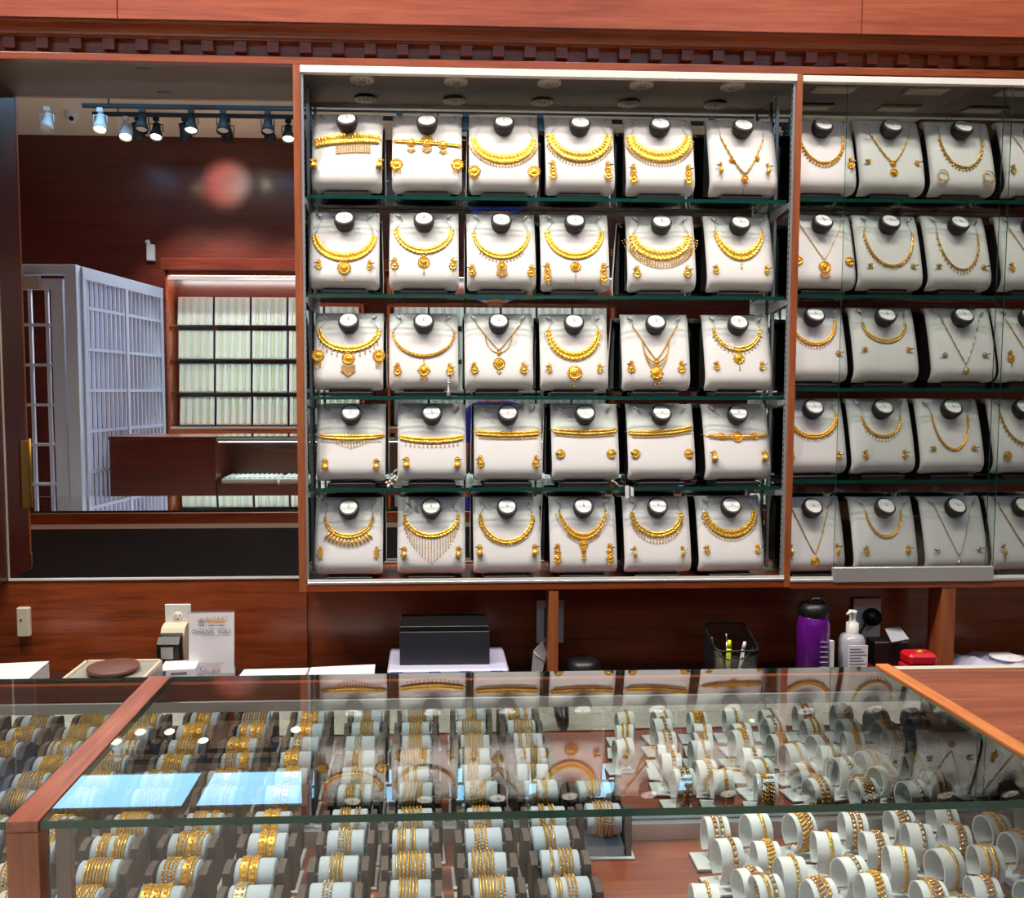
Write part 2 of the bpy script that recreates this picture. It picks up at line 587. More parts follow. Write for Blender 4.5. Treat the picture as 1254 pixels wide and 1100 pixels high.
for k in range(5):
    x = -.2307 + k * .3205
    d = MB().lathe([(.0, -.010), (.036, -.010), (.0405, -.008), (.042, -.003), (.042, 0)], 28, o=(x, 2.995, 2.636)).build('downlight', 'light_trim', cab)
    mb = MB()
    for a in range(10):
        an = 2 * PI * a / 10
        mb.box(x + .027 * math.cos(an) - .004, x + .027 * math.cos(an) + .004, 2.995 + .027 * math.sin(an) - .003, 2.995 + .027 * math.sin(an) + .003, 2.6245, 2.627)
    mb.lathe([(.0, -.0112), (.016, -.0112), (.017, -.010)], 16, o=(x, 2.995, 2.636))
    mb.build('vent_ring', 'light_grille', d)

rc = thing('display_cabinet', 'wall cabinet with sliding glass doors over paler necklace sets', 'cabinet', (0, 0, 0))
RX1 = 2.92
part_box('side_panel', rc, 'mahogany_upright', RX1, RX1 + .022, FW, DW, .882, 2.6475, bev=.001)
part_box('bottom_board', rc, 'mahogany', QX1, RX1, FW, DW, .8825, .9065, bev=.001)
part_box('ceiling_board', rc, 'soffit_paint', QX1, RX1, FW + .02, DW, 2.632, 2.6475)
part_box('top_rail', rc, 'white_metal', QX1 - .001, RX1 + .001, FW - .002, FW + .02, 2.6205, 2.6415, bev=.001)
lr = part_box('lower_track', rc, 'aluminium', QX1, RX1, FW - .002, FW + .022, .9065, .916, bev=.001)
part_box('track_lip', lr, 'white_metal', QX1, RX1, FW + .002, FW + .006, .916, .925)
part_box('mirror_back', rc, 'mirror_case', QX1, RX1, DW - .002, DW + .006, .9065, 2.632)
SHR = (2.243, 1.913, 1.588, 1.262)
for z in SHR:
    MB().pane(QX1 + .012, RX1 - .012, 2.945, 3.082, z - .012, z, 'z').build('glass_shelf', ['shelf_glass', 'glass_edge_teal'], rc)
for x in (QX1 + .004, RX1 - .004):
    mb = MB()
    for y in (FW + .034, 3.06):
        mb.box(x - .003, x + .003, y - .006, y + .006, .925, 2.62)
    mb.build('shelf_standard', 'aluminium', rc)
for z in SHR:
    for x in (QX1 + .010, RX1 - .010):
        MB().extrude([(FW + .036, z - .028), (FW + .036, z - .012), (3.075, z - .012), (3.075, z - .042)], x - .002, x + .002).build('shelf_bracket', 'aluminium', rc)
for k in range(5):
    x = 1.335 + k * .33
    d = part_box('recessed_light', rc, 'light_grille', x, x + .15, 2.97, 3.03, 2.626, 2.632, bev=.001)
    part_box('diffuser', d, 'light_trim', x + .008, x + .142, 2.977, 3.023, 2.6235, 2.626)
for x0, x1, y in ((1.4185, 1.9975, FW + .008), (1.975, 2.56, FW + .018)):
    g = MB().pane(x0, x1, y - .0025, y + .0025, .922, 2.625, 'y').build('glass_door', ['door_glass', 'glass_edge'], rc)
    if y < FW + .01:
        part_box('handle_rail', g, 'aluminium', x0 - .004, x1 - .003, y - .012, y + .006, .905, .9575, bev=.002)

# posts under the cabinets and the back counter below
for x0, x1, lbl in ((.4096, .4438, 'slim mahogany post under the cabinet near the light switch'), (1.8125, 1.8633, 'wide mahogany post under the glass door cabinet')):
    p = MB().box(x0, x1, FW + .002, 2.99, .565, .885, bev=.001).build('support_post', 'mahogany_upright')
    tag(p, lbl, 'post')
bc = thing('back_counter', 'low mahogany back counter under the display wall', 'counter', (0, 0, 0))
part_box('worktop', bc, 'dark_wood', -3.2, 3.6, 2.56, DW, .54, .565, bev=.003)
for k in range(8):
    x0 = -3.18 + k * .845
    part_box('cabinet_door', bc, 'mahogany_upright', x0 + .004, x0 + .84, 2.60, 2.62, .08, .535, bev=.004)
part_box('body', bc, 'dark_wood', -3.18, 3.58, 2.62, DW, .0, .54)

# ------------------------------------------------------------------ necklace busts
BW, BH = .237, .278           # width, height of the pad
PROF = [(.068, .262), (.066, .274), (.055, .2785), (.046, .270), (.037, .250), (.024, .212), (.010, .165), (-.002, .118), (-.010, .082), (-.011, .062), (-.005, .045), (.008, .033), (.024, .0275)]


def catmull(pts, m):
    out = []
    n = len(pts)
    for i in range(n - 1):
        p0, p1, p2, p3 = pts[max(i - 1, 0)], pts[i], pts[i + 1], pts[min(i + 2, n - 1)]
        for k in range(m):
            t = k / m
            out.append(tuple(0.5 * (2 * p1[j] + (p2[j] - p0[j]) * t + (2 * p0[j] - 5 * p1[j] + 4 * p2[j] - p3[j]) * t * t + (3 * p1[j] - p0[j] - 3 * p2[j] + p3[j]) * t ** 3) for j in range(2)))
    out.append(pts[-1])
    return out


PROF = [(y, .019 + (z - .0275) * 1.068) for y, z in PROF]
BP = catmull(PROF, 3)
_front = [(y, z) for y, z in BP if True]


def bust_y(z):
    """depth of the pad's front at height z"""
    best = None
    for (y0, z0), (y1, z1) in zip(BP[6:], BP[7:]):
        if z1 <= z <= z0 and z0 > z1:
            best = y0 + (y1 - y0) * (z0 - z) / (z0 - z1)
            break
    return best if best is not None else (.05 if z > .25 else .012)


def surf(a, b, h=.0):
    """point on the pad: a in -1..1 across, b in 0..1 downwards, h off the surface"""
    z = .285 - b * .262
    y = bust_y(z)
    dy = bust_y(z - .006) - bust_y(z + .006)
    n = Vector((0, -.012, -dy)).normalized()
    edge = .008 * abs(a) ** 8
    return Vector((a * BW / 2, y + edge, z)) + n * h


def bust_meshes():
    nu = 16
    mb = MB()
    rows = len(BP)
    vs, fs = [], []
    for k, (y, z) in enumerate(BP):
        hw = BW / 2
        e = min(k, rows - 1 - k)
        hw -= .013 * max(0, 1 - e / 5.0) ** 2
        for i in range(nu + 1):
            a = -1 + 2 * i / nu
            vs.append((a * hw, y + .008 * abs(a) ** 8, z))
    W = nu + 1
    for k in range(rows - 1):
        for i in range(nu):
            fs.append((k * W + i, (k + 1) * W + i, (k + 1) * W + i + 1, k * W + i + 1))
    # rim turned back
    ring = [i for i in range(W)] + [k * W + nu for k in range(1, rows)] + [(rows - 1) * W + i for i in range(nu - 1, -1, -1)] + [k * W for k in range(rows - 2, 0, -1)]
    o = len(vs)
    for r in ring:
        x, y, z = vs[r]
        vs.append((x * .985, y + .014, z))
    n = len(ring)
    for j in range(n):
        fs.append((ring[j], ring[(j + 1) % n], o + (j + 1) % n, o + j))
    mb.add(vs, fs, 0, True)
    pad = mb.mesh('pad', 'bust_white')
    poly = [(y + .012, z) for y, z in BP[10:-3]] + [(.086, .03), (.088, .235)]
    back = MB().extrude(list(reversed(poly)), -BW / 2 + .006, BW / 2 - .006).mesh('backing', 'bust_black')
    base = MB().box(-.082, .082, -.002, .088, 0, .014, bev=.002).box(-.07, .07, .012, .08, .012, .034).mesh('base', 'bust_black')
    ax = (0, -math.cos(math.radians(40)), math.sin(math.radians(40)))
    o = Vector((0, .029, .243))
    ring_ = MB().lathe([(.029, -.012), (.0340, .004), (.0358, .012), (.0358, .0235), (.0335, .0255), (.0, .0255)], 28, o=o, ax=ax, smooth=False).mesh('neck_ring', 'ring_black')
    cap = MB().lathe([(.0290, .0250), (.0290, .0272), (.0278, .0284), (.0, .0290)], 28, o=o, ax=ax, smooth=False).mesh('neck_cap', 'bust_white')
    hook = {}
    for s in (-1, 1):
        p0 = surf(s * .80, .03, .004)
        p1 = surf(s * .66, .085, .008)
        hook[s] = MB().tube([p0, (p0 + p1) / 2 + Vector((0, -.002, .001)), p1], [.0035, .0045, .0035], 6).mesh('chain_hook', 'hook_grey')
    ce = o + Vector(ax) * .0294
    upv = Vector((0, math.sin(math.radians(40)), math.cos(math.radians(40))))
    mark = MB().tube([ce - upv * .004, ce + upv * .011], .0022, 6).mesh('cap_peg', 'hook_grey')
    return pad, back, base, ring_, cap, hook, mark


B_PAD, B_BACK, B_BASE, B_RING, B_CAP, B_HOOK, B_MARK = bust_meshes()


def make_bust(loc, rz, label):
    t = thing('necklace_display', label, 'display bust', loc, rz, 'necklace busts on the glass shelves')
    link('pad', B_PAD, t)
    link('backing', B_BACK, t)
    link('base', B_BASE, t)
    r = link('neck_ring', B_RING, t)
    link('neck_cap', B_CAP, r)
    link('cap_peg', B_MARK, r)
    for s in (-1, 1):
        link('chain_hook', B_HOOK[s], t)
    return t


# ------------------------------------------------------------------ necklaces and earrings
def frame_at(fn, s):
    e = .01
    p = fn(s)
    q0, q1 = fn(max(-1, s - e)), fn(min(1, s + e))
    t = (q1[0] - q0[0], q1[1] - q0[1])
    return p, t


def ucurve(A, b0, b1, p=1.0):
    def fn(s):
        th = s * PI / 2
        return A * math.sin(th) * (1 if p >= 1 else 1), b0 + (b1 - b0) * max(0, math.cos(th)) ** p
    return fn


def vcurve(A, b0, b1, p=1.15):
    def fn(s):
        return A * s, b0 + (b1 - b0) * (1 - abs(s) ** p)
    return fn


def choker(A, b, sag=.02, tilt=0.0):
    def fn(s):
        return A * s, b + sag * (1 - s * s) + tilt * s
    return fn


KX, KZ = BW / 2, .262


def off(p, t, d):
    """shift a curve point by d metres towards its outer (lower) side"""
    tx, tz = t[0] * KX, t[1] * KZ
    L = math.hypot(tx, tz) or 1
    nx, nz = -tz / L, tx / L
    if nz < 0:
        nx, nz = -nx, -nz
    return p[0] + nx * d / KX, p[1] + nz * d / KZ


def band_mesh(mb, fn, w0, w1, n=44, scallop=0.0, h=.004):
    vs, fs = [], []
    for i in range(n + 1):
        s = -1 + 2 * i / n
        p, t = frame_at(fn, s)
        w = w0 + (w1 - w0) * math.cos(s * PI / 2) ** 1.2 if abs(s) < 1 else w0
        wo = w * (1 + scallop * (1 if i % 2 else -1))
        for d, hh in ((-w / 2, .0), (-w / 2, h * .8), (-w * .22, h * (1.25 if i % 2 else .95)), (wo * .1, h * .75), (wo * .36, h * (1.15 if i % 2 else .8)), (wo * .5, h * .7), (wo * .5, 0)):
            a, b = off(p, t, d)
            vs.append(surf(a, b, hh + .0008))
    for i in range(n):
        for j in range(6):
            fs.append((i * 7 + j, i * 7 + j + 1, (i + 1) * 7 + j + 1, (i + 1) * 7 + j))
    fs.append(tuple(range(7)))
    fs.append(tuple(reversed(range(n * 7, n * 7 + 7))))
    mb.add(vs, fs, 0, False)


def beads_along(mb, fn, d, n, r, s0=-.97, s1=.97, h=.003):
    for i in range(n):
        s = s0 + (s1 - s0) * i / (n - 1)
        p, t = frame_at(fn, s)
        a, b = off(p, t, d)
        mb.ball(surf(a, b, h), r)


def strand(mb, fn, r, n=40, s0=-1, s1=1, beads=0, br=.002):
    pts = []
    for i in range(n + 1):
        a, b = fn(s0 + (s1 - s0) * i / n)
        pts.append(surf(a, b, r + .0012))
    mb.tube(pts, r, 5)
    if beads:
        for i in range(beads):
            a, b = fn(s0 + (s1 - s0) * (i + .5) / beads)
            mb.ball(surf(a, b, br + .0005), br)


def medallion(mb, a, b, r, petals=12, h=.004):
    c = surf(a, b, 0)
    c2 = surf(a, b, 1)
    ax = c2 - c
    mb.lathe([(r, 0), (r, h * .6), (r * .9, h), (r * .78, h * .7), (r * .6, h * 1.2), (r * .5, h * .8), (r * .32, h * 1.5), (0, h * 1.8)], 18, o=c, ax=ax, smooth=False)
    if petals:
        for k in range(petals):
            an = 2 * PI * k / petals
            mb.ball(surf(a + r * 1.05 * math.cos(an) / KX, b + r * 1.05 * math.sin(an) / KZ, .002), r * .17)


def drop(mb, a, b, L, r=.0022, k=2):
    """a short hanging strand of beads below (a, b)"""
    p0, p1 = surf(a, b, .002), surf(a, min(b + L / KZ, .98), .002)
    mb.tube([p0, p1], .0009, 4)
    for i in range(k):
        f = (i + 1) / k
        mb.ball(p0.lerp(p1, f), r * (1.2 + .35 * (i == k - 1)))


def fringe(mb, fn, d, n, L0, L1, k=2, s0=-.8, s1=.8, r=.0019, pw=1.0):
    for i in range(n):
        s = s0 + (s1 - s0) * i / max(1, n - 1)
        p, t = frame_at(fn, s)
        a, b = off(p, t, d)
        f = max(0, 1 - abs(2 * i / max(1, n - 1) - 1)) ** pw
        L = L0 + (L1 - L0) * f
        drop(mb, a, b, L, r, max(1, int(round(k * (.4 + .6 * f) if L1 > 2.2 * L0 else k))))


def ends_chain(t, fn, gold_mat):
    mb = MB()
    for s in (-1, 1):
        a, b = fn(s)
        if b > .11:
            p1 = surf(s * .66, .085, .006)
            mb.tube([p1, surf((a + s * .66) / 2, (b + .085) / 2, .004), surf(a, b, .003)], .0011, 5)
    if mb.v:
        mb.build('neck_chain', gold_mat, t)


STYLE_NAME = {}


def make_necklace(loc, rz, spec, where, group):
    """spec: dict of style numbers; where: words that place the bust"""
    kind = spec['k']
    mat = spec.get('m', 'gold_rich')
    A, b0, b1 = spec.get('A', .8), spec.get('b0', .2), spec.get('b1', .55)
    w0, w1 = spec.get('w', (.014, .022))
    t = thing('necklace', spec['n'] + ' ' + where, 'necklace', loc, rz, group)
    if kind == 'U':
        fn = ucurve(A, b0, b1, spec.get('p', 1.0))
    elif kind == 'V':
        fn = vcurve(A, b0, b1, spec.get('p', 1.15))
    else:
        fn = choker(A, b0, spec.get('sag', .02), spec.get('tilt', 0.0))
    if spec.get('thin'):
        mb = MB()
        strand(mb, fn, spec['thin'], beads=spec.get('beads', 0), br=spec.get('br', .0024))
        for j in range(1, spec.get('multi', 1)):
            f2 = ucurve(A * .62 - .01 * j, b0 + (b1 - b0) * .42, b1 - .02 + .055 * j, 1.0)
            strand(mb, f2, spec['thin'] * .7, beads=30, br=.0018)
        mb.build('chain', mat, t)
    else:
        mb = MB()
        band_mesh(mb, fn, w0, w1, scallop=spec.get('sc', .06), h=spec.get('h', .0045))
        beads_along(mb, fn, -w0 * .5, 40, .0016)
        mb.build('band', mat, t)
        if kind == 'C':
            mb = MB()
            for s in (-1, 1):
                a, b = fn(s)
                q = Vector((s * (BW / 2 + .004), surf(s, b).y + .03, surf(s, b).z + .002))
                mb.tube([surf(a, b, .002), surf(s * .995, b, .004), q], .0012, 5)
            mb.build('tie_cord', mat, t)
    if kind != 'C' and not spec.get('nochain'):
        ends_chain(t, fn, 'hook_grey' if spec.get('cord', True) else mat)
    if 'f' in spec:
        n, L0, L1, k = spec['f'][:4]
        s0, s1 = spec['f'][4:6] if len(spec['f']) > 4 else (-.8, .8)
        mb = MB()
        fringe(mb, fn, max(w1, .004) * .5, n, L0, L1, k, s0, s1, spec.get('fr', .0019), spec.get('fp', 1.0))
        o = mb.build('bead_fringe', mat, t)
        o['kind'] = 'stuff'
    if 'rows' in spec:       # further tiers of a wide collar
        mb = MB()
        for j, d in enumerate(spec['rows']):
            beads_along(mb, fn, d, 34, .0024, -.9, .9, .0035)
        mb.build('bead_tier', mat, t)
    if 'fan' in spec:
        mb = MB()
        for i in range(13):
            s = -.5 + i / 12.0
            p, tt = frame_at(fn, s)
            q0, q1 = off(p, tt, .008), off(p, tt, spec['fan'])
            mb.tube([surf(*q0, .003), surf((q0[0] + q1[0]) / 2, (q0[1] + q1[1]) / 2, .004), surf(*q1, .003)], [.002, .005, .003], 6)
        mb.build('petal_fan', mat, t)
    for (a, b, r, pet) in spec.get('med', []):
        mb = MB()
        medallion(mb, a, b, r, pet)
        mb.build('medallion', mat, t)
    for (a, b, L, n, k) in spec.get('drops', []):
        mb = MB()
        for i in range(n):
            x = a + (i - (n - 1) / 2) * .0055 / KX
            drop(mb, x, b - .012 * abs(i - (n - 1) / 2) / max(1, n / 2), L * (1 - .35 * abs(i - (n - 1) / 2) / max(1, n / 2)), .0021, k)
        mb.build('pendant_drops', mat, t)
    return t


def earring_mesh(kind):
    """meshes of one earring hanging on the pad at the local origin (y towards the viewer is negative)"""
    parts = []

    def disc(r, z, h=.004, pet=0, y=0.0):
        mb = MB()
        mb.lathe([(r, 0), (r, h * .6), (r * .85, h), (r * .6, h * .8), (r * .4, h * 1.4), (0, h * 1.7)], 14, o=(0, y, z), ax=(0, -1, 0), smooth=False)
        for k in range(pet):
            an = 2 * PI * k / pet
            mb.ball((r * 1.06 * math.cos(an), -.002, z + r * 1.06 * math.sin(an)), r * .18)
        return mb

    def beads(zs, r, xs=(0,)):
        mb = MB()
        for x in xs:
            mb.tube([(x, -.002, zs[0]), (x, -.002, zs[-1])], .0006, 4)
            for z in zs:
                mb.ball((x, -.002, z), r)
        return mb
    if kind == 'jhumka':
        parts.append(('stud', disc(.0085, .014, pet=8)))
        bell = MB().lathe([(.002, .006), (.006, .004), (.010, -.002), (.0125, -.010), (.0115, -.012), (.003, -.008)], 14, o=(0, -.008, -.001))
        parts.append(('bell', bell))
        mb = MB()
        for k in range(10):
            an = 2 * PI * k / 10
            mb.ball((.0115 * math.cos(an), -.008 + .0115 * math.sin(an), -.0155), .002)
        parts.append(('bell_bead', mb))
    elif kind == 'drop':
        parts.append(('stud', disc(.0075, .020, pet=6)))
        parts.append(('disc', disc(.0125, -.001, pet=10)))
        parts.append(('tassel', beads((-.018, -.023, -.028), .0021)))
    elif kind == 'small':
        parts.append(('stud', disc(.0065, .010, pet=6)))
        parts.append(('disc', disc(.009, -.006, pet=8)))
        parts.append(('tassel', beads((-.017, -.021), .002)))
    elif kind == 'long':
        parts.append(('stud', disc(.008, .032, pet=8)))
        parts.append(('disc', disc(.0105, .012, pet=8)))
        parts.append(('lower_disc', disc(.0125, -.012, pet=10)))
        parts.append(('tassel', beads((-.026, -.031, -.036), .0022, (-.006, 0, .006))))
    elif kind == 'slim':
        parts.append(('stud', disc(.006, .024)))
        parts.append(('leaf', MB().lathe([(0, .012), (.005, .006), (.0075, -.004), (.005, -.012), (0, -.014)], 10, o=(0, -.005, .002))))
        parts.append(('tassel', beads((-.018, -.024, -.030), .0022)))
    elif kind == 'chand':
        parts.append(('disc', disc(.0185, .004, pet=14)))
        parts.append(('tassel', beads((-.018, -.022, -.026), .0019, (-.014, -.007, 0, .007, .014))))
    elif kind == 'sun':
        parts.append(('disc', disc(.0185, .01, pet=18)))
        parts.append(('tassel', beads((-.014, -.022, -.030), .002, (-.010, -.005, 0, .005, .010))))
    elif kind == 'stud':
        parts.append(('disc', disc(.0145, 0, pet=14)))
    elif kind == 'tiny':
        parts.append(('disc', disc(.0085, 0, pet=6)))
    elif kind == 'tab':
        parts.append(('stud', disc(.006, .018)))
        parts.append(('plaque', MB().box(-.008, .008, -.005, 0, -.016, .012, bev=.002)))
    elif kind == 'hoop':
        pts = [(.019 * math.sin(2 * PI * k / 24), -.004, .019 * math.cos(2 * PI * k / 24)) for k in range(24)]
        parts.append(('hoop', MB().tube(pts, .0018, 6, closed=True)))
        mb = MB()
        for k in range(-5, 6):
            an = PI + k * .22
            mb.ball((.0215 * math.sin(an), -.004, .0215 * math.cos(an) - .003), .0026)
        parts.append(('hoop_bead', mb))
    return parts


E_CACHE = {}
E_POST = {q: MB().cyl((q * .006, -.004, 0), (q * .0165, -.007, .002), .0026, n=7).mesh('ear_post', 'steel') for q in (-1, 1)}
E_WORD = {'jhumka': 'gold bell earring', 'drop': 'gold disc drop earring', 'small': 'small gold drop earring', 'long': 'long tiered gold earring', 'slim': 'slim gold leaf earring',
          'chand': 'round gold earring with bead tassels', 'sun': 'gold sunburst earring with tassels', 'stud': 'round gold stud earring', 'tiny': 'tiny stud earring', 'tab': 'gold plaque earring', 'hoop': 'gold hoop earring with beads'}


def make_earring(loc, rz, kind, a, b, mat, label, group):
    key = (kind, mat)
    if key not in E_CACHE:
        E_CACHE[key] = [(n, mb.mesh(n, mat)) for n, mb in earring_mesh(kind)]
    p = surf(a, b, .0015)
    z = p.z
    dy = bust_y(z - .01) - bust_y(z + .01)
    tilt = math.atan2(-dy, .02)
    t = thing('earring', label, 'earring', (0, 0, 0), 0, group)
    t.matrix_world = Matrix.Translation(loc) @ Matrix.Rotation(rz, 4, 'Z') @ Matrix.Translation(p) @ Matrix.Rotation(-tilt, 4, 'X')
    for n, me in E_CACHE[key]:
        link(n, me, t)
    if kind in ('jhumka', 'drop', 'small', 'long', 'slim', 'tab', 'stud', 'tiny'):
        q = link('ear_post', E_POST[1 if a > 0 else -1], t)
        q.location = (0, 0, {'jhumka': .012, 'drop': .012, 'small': .004, 'long': .024, 'slim': .016, 'tab': .008}.get(kind, 0))
    return t


def U(n, A, b0, b1, w, **k):
    return dict(k='U', n=n, A=A, b0=b0, b1=b1, w=w, **k)


def Vn(n, A, b0, b1, thin, **k):
    return dict(k='V', n=n, A=A, b0=b0, b1=b1, thin=thin, w=(.004, .004), **k)


def Ch(n, A, b, w, **k):
    return dict(k='C', n=n, A=A, b0=b, w=w, **k)


def shift_spec(sp, d):
    """slide a whole set down the pad by d"""
    sp['b0'] += d
    if 'b1' in sp:
        sp['b1'] += d
    sp['med'] = [(a, b + d, r_, q) for a, b, r_, q in sp.get('med', [])]
    sp['drops'] = [(a, b + d, L, n_, k_) for a, b, L, n_, k_ in sp.get('drops', [])]
    return d


SET = {   # row: list of (necklace spec, earring kind, earring a, earring b)
    1: [(Ch('broad embossed gold choker with comb fringe', .92, .29, (.030, .036), sag=-.04, tilt=-.03, f=(20, .032, .032, 5, -.35, .72), h=.006), 'jhumka', .93, .60),
        (Ch('gold choker with three medallions', .95, .30, (.009, .012), sag=-.01, tilt=.03, med=[(0, .27, .019, 14), (-.45, .29, .014, 12), (.46, .32, .014, 12)], drops=[(0, .36, .018, 6, 3), (-.45, .37, .014, 5, 2), (.46, .39, .014, 5, 2)]), 'chand', .87, .60),
        (U('crescent gold necklace with fringe', .86, .22, .50, (.020, .032), rows=(.022,), f=(28, .010, .012, 2)), 'chand', .86, .68),
        (U('heavy gold collar necklace', .84, .16, .46, (.028, .036), h=.007, f=(26, .010, .012, 1)), 'long', .80, .66),
        (U('wide tiered gold collar necklace', .84, .16, .44, (.030, .040), h=.006, rows=(.024,), f=(30, .012, .014, 2)), 'long', .80, .70),
        (Vn('beaded gold chain necklace with long pendant', .64, .16, .66, .0024, beads=16, br=.0042, p=1.35, med=[(0, .73, .012, 8), (-.36, .48, .009, 6), (.40, .45, .009, 6)], drops=[(0, .80, .026, 1, 4)]), 'slim', .70, .62)],
    2: [(U('scalloped gold collar with round pendant', .84, .27, .56, (.020, .030), sc=.12, med=[(0, .70, .020, 14)], drops=[(0, .80, .018, 1, 2)]), 'small', .72, .66),
        (U('ribbed gold collar with hanging disc', .80, .17, .47, (.014, .022), sc=.2, med=[(0, .62, .018, 14)], drops=[(0, .71, .014, 1, 2), (0, .50, .020, 3, 2)]), 'drop', .84, .66),
        (U('slender gold collar with tasselled centre', .80, .20, .53, (.010, .020), f=(14, .008, .010, 2, -.5, .5), med=[(0, .66, .015, 12)], drops=[(0, .72, .020, 7, 3)]), 'drop', .86, .74),
        (U('polished gold collar with flower pendant', .80, .18, .52, (.018, .023), med=[(0, .66, .016, 12)], drops=[(0, .75, .022, 1, 3)]), 'long', .82, .76),
        (U('wide tiered gold bib necklace', .82, .22, .50, (.026, .036), rows=(.022, .030, .037), f=(30, .024, .026, 3), sc=.1), 'drop', .74, .74),
        (U('pointed gold crescent necklace', .72, .16, .50, (.008, .032), p=1.3, drops=[(0, .58, .020, 1, 2)]), 'small', .76, .68)],
    3: [(U('scalloped gold necklace with tasselled medallion', .86, .20, .46, (.016, .020), sc=.25, f=(13, .014, .016, 2, -.7, .7), med=[(0, .58, .019, 14)], drops=[(0, .66, .038, 9, 5)]), 'sun', .88, .58),
        (U('plain gold torque with diamond pendant', .90, .22, .54, (.007, .009), sc=.0, h=.006, med=[(0, .73, .019, 4)], drops=[(0, .56, .020, 1, 2), (0, .80, .014, 5, 2)]), 'drop', .76, .74),
        (Vn('double gold chain with teardrop pendant', .66, .10, .46, .0018, beads=44, br=.0022, multi=2, med=[(0, .50, .008, 6), (0, .64, .018, 16)], drops=[(0, .72, .012, 3, 2)]), 'drop', .72, .72),
        (U('ornate gold collar with sun pendant', .74, .18, .54, (.014, .028), rows=(.016,), sc=.15, med=[(0, .76, .022, 16)], drops=[(0, .85, .022, 1, 3)]), 'small', .74, .70),
        (Vn('multi-strand gold chain necklace with star pendant', .66, .12, .58, .0022, beads=30, br=.0022, multi=4, med=[(0, .62, .010, 6), (0, .76, .020, 9)], drops=[(0, .84, .024, 5, 3)]), 'drop', .74, .70),
        (U('gold half collar with paper price tag', .70, .15, .44, (.008, .016), f=(16, .006, .008, 1), med=[(0, .56, .018, 12)], drops=[(0, .64, .018, 1, 2)]), 'small', .68, .66)],
    4: [(Ch('lacy gold choker with pointed centre', .95, .38, (.009, .020), rows=(.014,), f=(11, .010, .026, 2, -.45, .45)), 'jhumka', .74, .76),
        (Ch('smooth gold choker with spaced beads', .93, .40, (.016, .020), sag=.04, f=(13, .012, .012, 1)), 'jhumka', .74, .74),
        (Ch('flat gold choker with short bead fringe', .93, .34, (.017, .019), sag=.02, f=(30, .007, .007, 1, -.9, .9)), 'drop', .82, .74),
        (Ch('embossed gold choker with fine beading', .95, .31, (.015, .017), sag=.03, f=(34, .006, .006, 1, -.9, .9)), 'stud', .76, .62),
        (Ch('tilted gold choker with fine beading', .95, .31, (.015, .017), sag=.03, tilt=-.03, f=(34, .006, .006, 1, -.9, .9)), 'stud', .80, .62),
        (Ch('open gold choker with three rosettes', .95, .38, (.006, .008), sag=.02, med=[(0, .40, .017, 14), (-.52, .39, .012, 10), (.52, .39, .012, 10)], rows=(-.007, .007)), 'jhumka', .78, .66)],
    5: [(U('short gold necklace with petal fan', .70, .24, .50, (.008, .014), fan=.036), 'tab', .82, .72),
        (U('gold necklace with triangular bead curtain', .80, .22, .50, (.010, .015), f=(25, .010, .082, 7), fr=.0017), 'jhumka', .80, .72),
        (U('rounded gold necklace edged with beads', .78, .22, .58, (.010, .014), rows=(.009,), f=(30, .007, .008, 1, -.9, .9)), 'jhumka', .82, .70),
        (U('tapering gold necklace with stepped pendant', .70, .18, .52, (.006, .022), p=1.3, rows=(.014,), med=[(0, .62, .014, 10), (0, .70, .009, 8)], drops=[(0, .74, .026, 3, 3)], f=(13, .010, .012, 2, -.4, .4)), 'long', .78, .76),
        (U('spiky gold fringe necklace', .74, .20, .50, (.012, .016), rows=(.010,), f=(22, .018, .022, 3)), 'slim', .72, .76),
        (U('full gold crescent necklace with beaded rim', .76, .20, .50, (.016, .026), f=(30, .008, .009, 1, -.95, .95)), 'small', .78, .70)],
}
COLX = {1: [-.28, -.01, .252, .513, .79, 1.08], 2: [-.291, -.021, .245, .499, .801, 1.079], 3: [-.28, -.022, .237, .499, .786, 1.078],
        4: [-.274, .005, .27, .542, .811, 1.085], 5: [-.285, .002, .268, .537, .802, 1.068]}
ROWZ = {1: SHZ[0], 2: SHZ[1], 3: SHZ[2], 4: SHZ[3], 5: .9135}
ROWN = {1: 'top shelf', 2: 'second shelf', 3: 'third shelf', 4: 'fourth shelf', 5: 'cabinet floor'}
BY = 2.952
GM = ['gold_rich', 'gold_warm', 'gold_bright']
for r in range(1, 6):
    for c in range(6):
        spec, ek, ea, eb = SET[r][c]
        eb += shift_spec(spec, {1: .09, 2: .05, 3: .02, 4: .03, 5: -.01}[r])
        spec.setdefault('m', GM[(r * 2 + c) % 3])
        loc = Vector((COLX[r][c], BY + random.uniform(-.003, .003), ROWZ[r] + .0005))
        rz = random.uniform(-.03, .03) + (.05 if c == 5 else 0)
        nth = ORD[c + 1] + ' from the wall mirror'
        make_bust(loc, rz, 'white necklace bust on the ' + ROWN[r] + ', ' + nth)
        make_necklace(loc, rz, spec, 'on ' + ROWN[r] + ', ' + nth, 'gold necklaces in the open cabinet')
        for s in (-1, 1):
            side = 'mirror-side' if s < 0 else 'far-side'
            make_earring(loc, rz, ek, s * ea, eb, spec['m'], E_WORD[ek] + ' on ' + side + ' of ' + ORD[c + 1] + ' bust from the mirror, ' + ROWN[r], 'earrings on the busts')

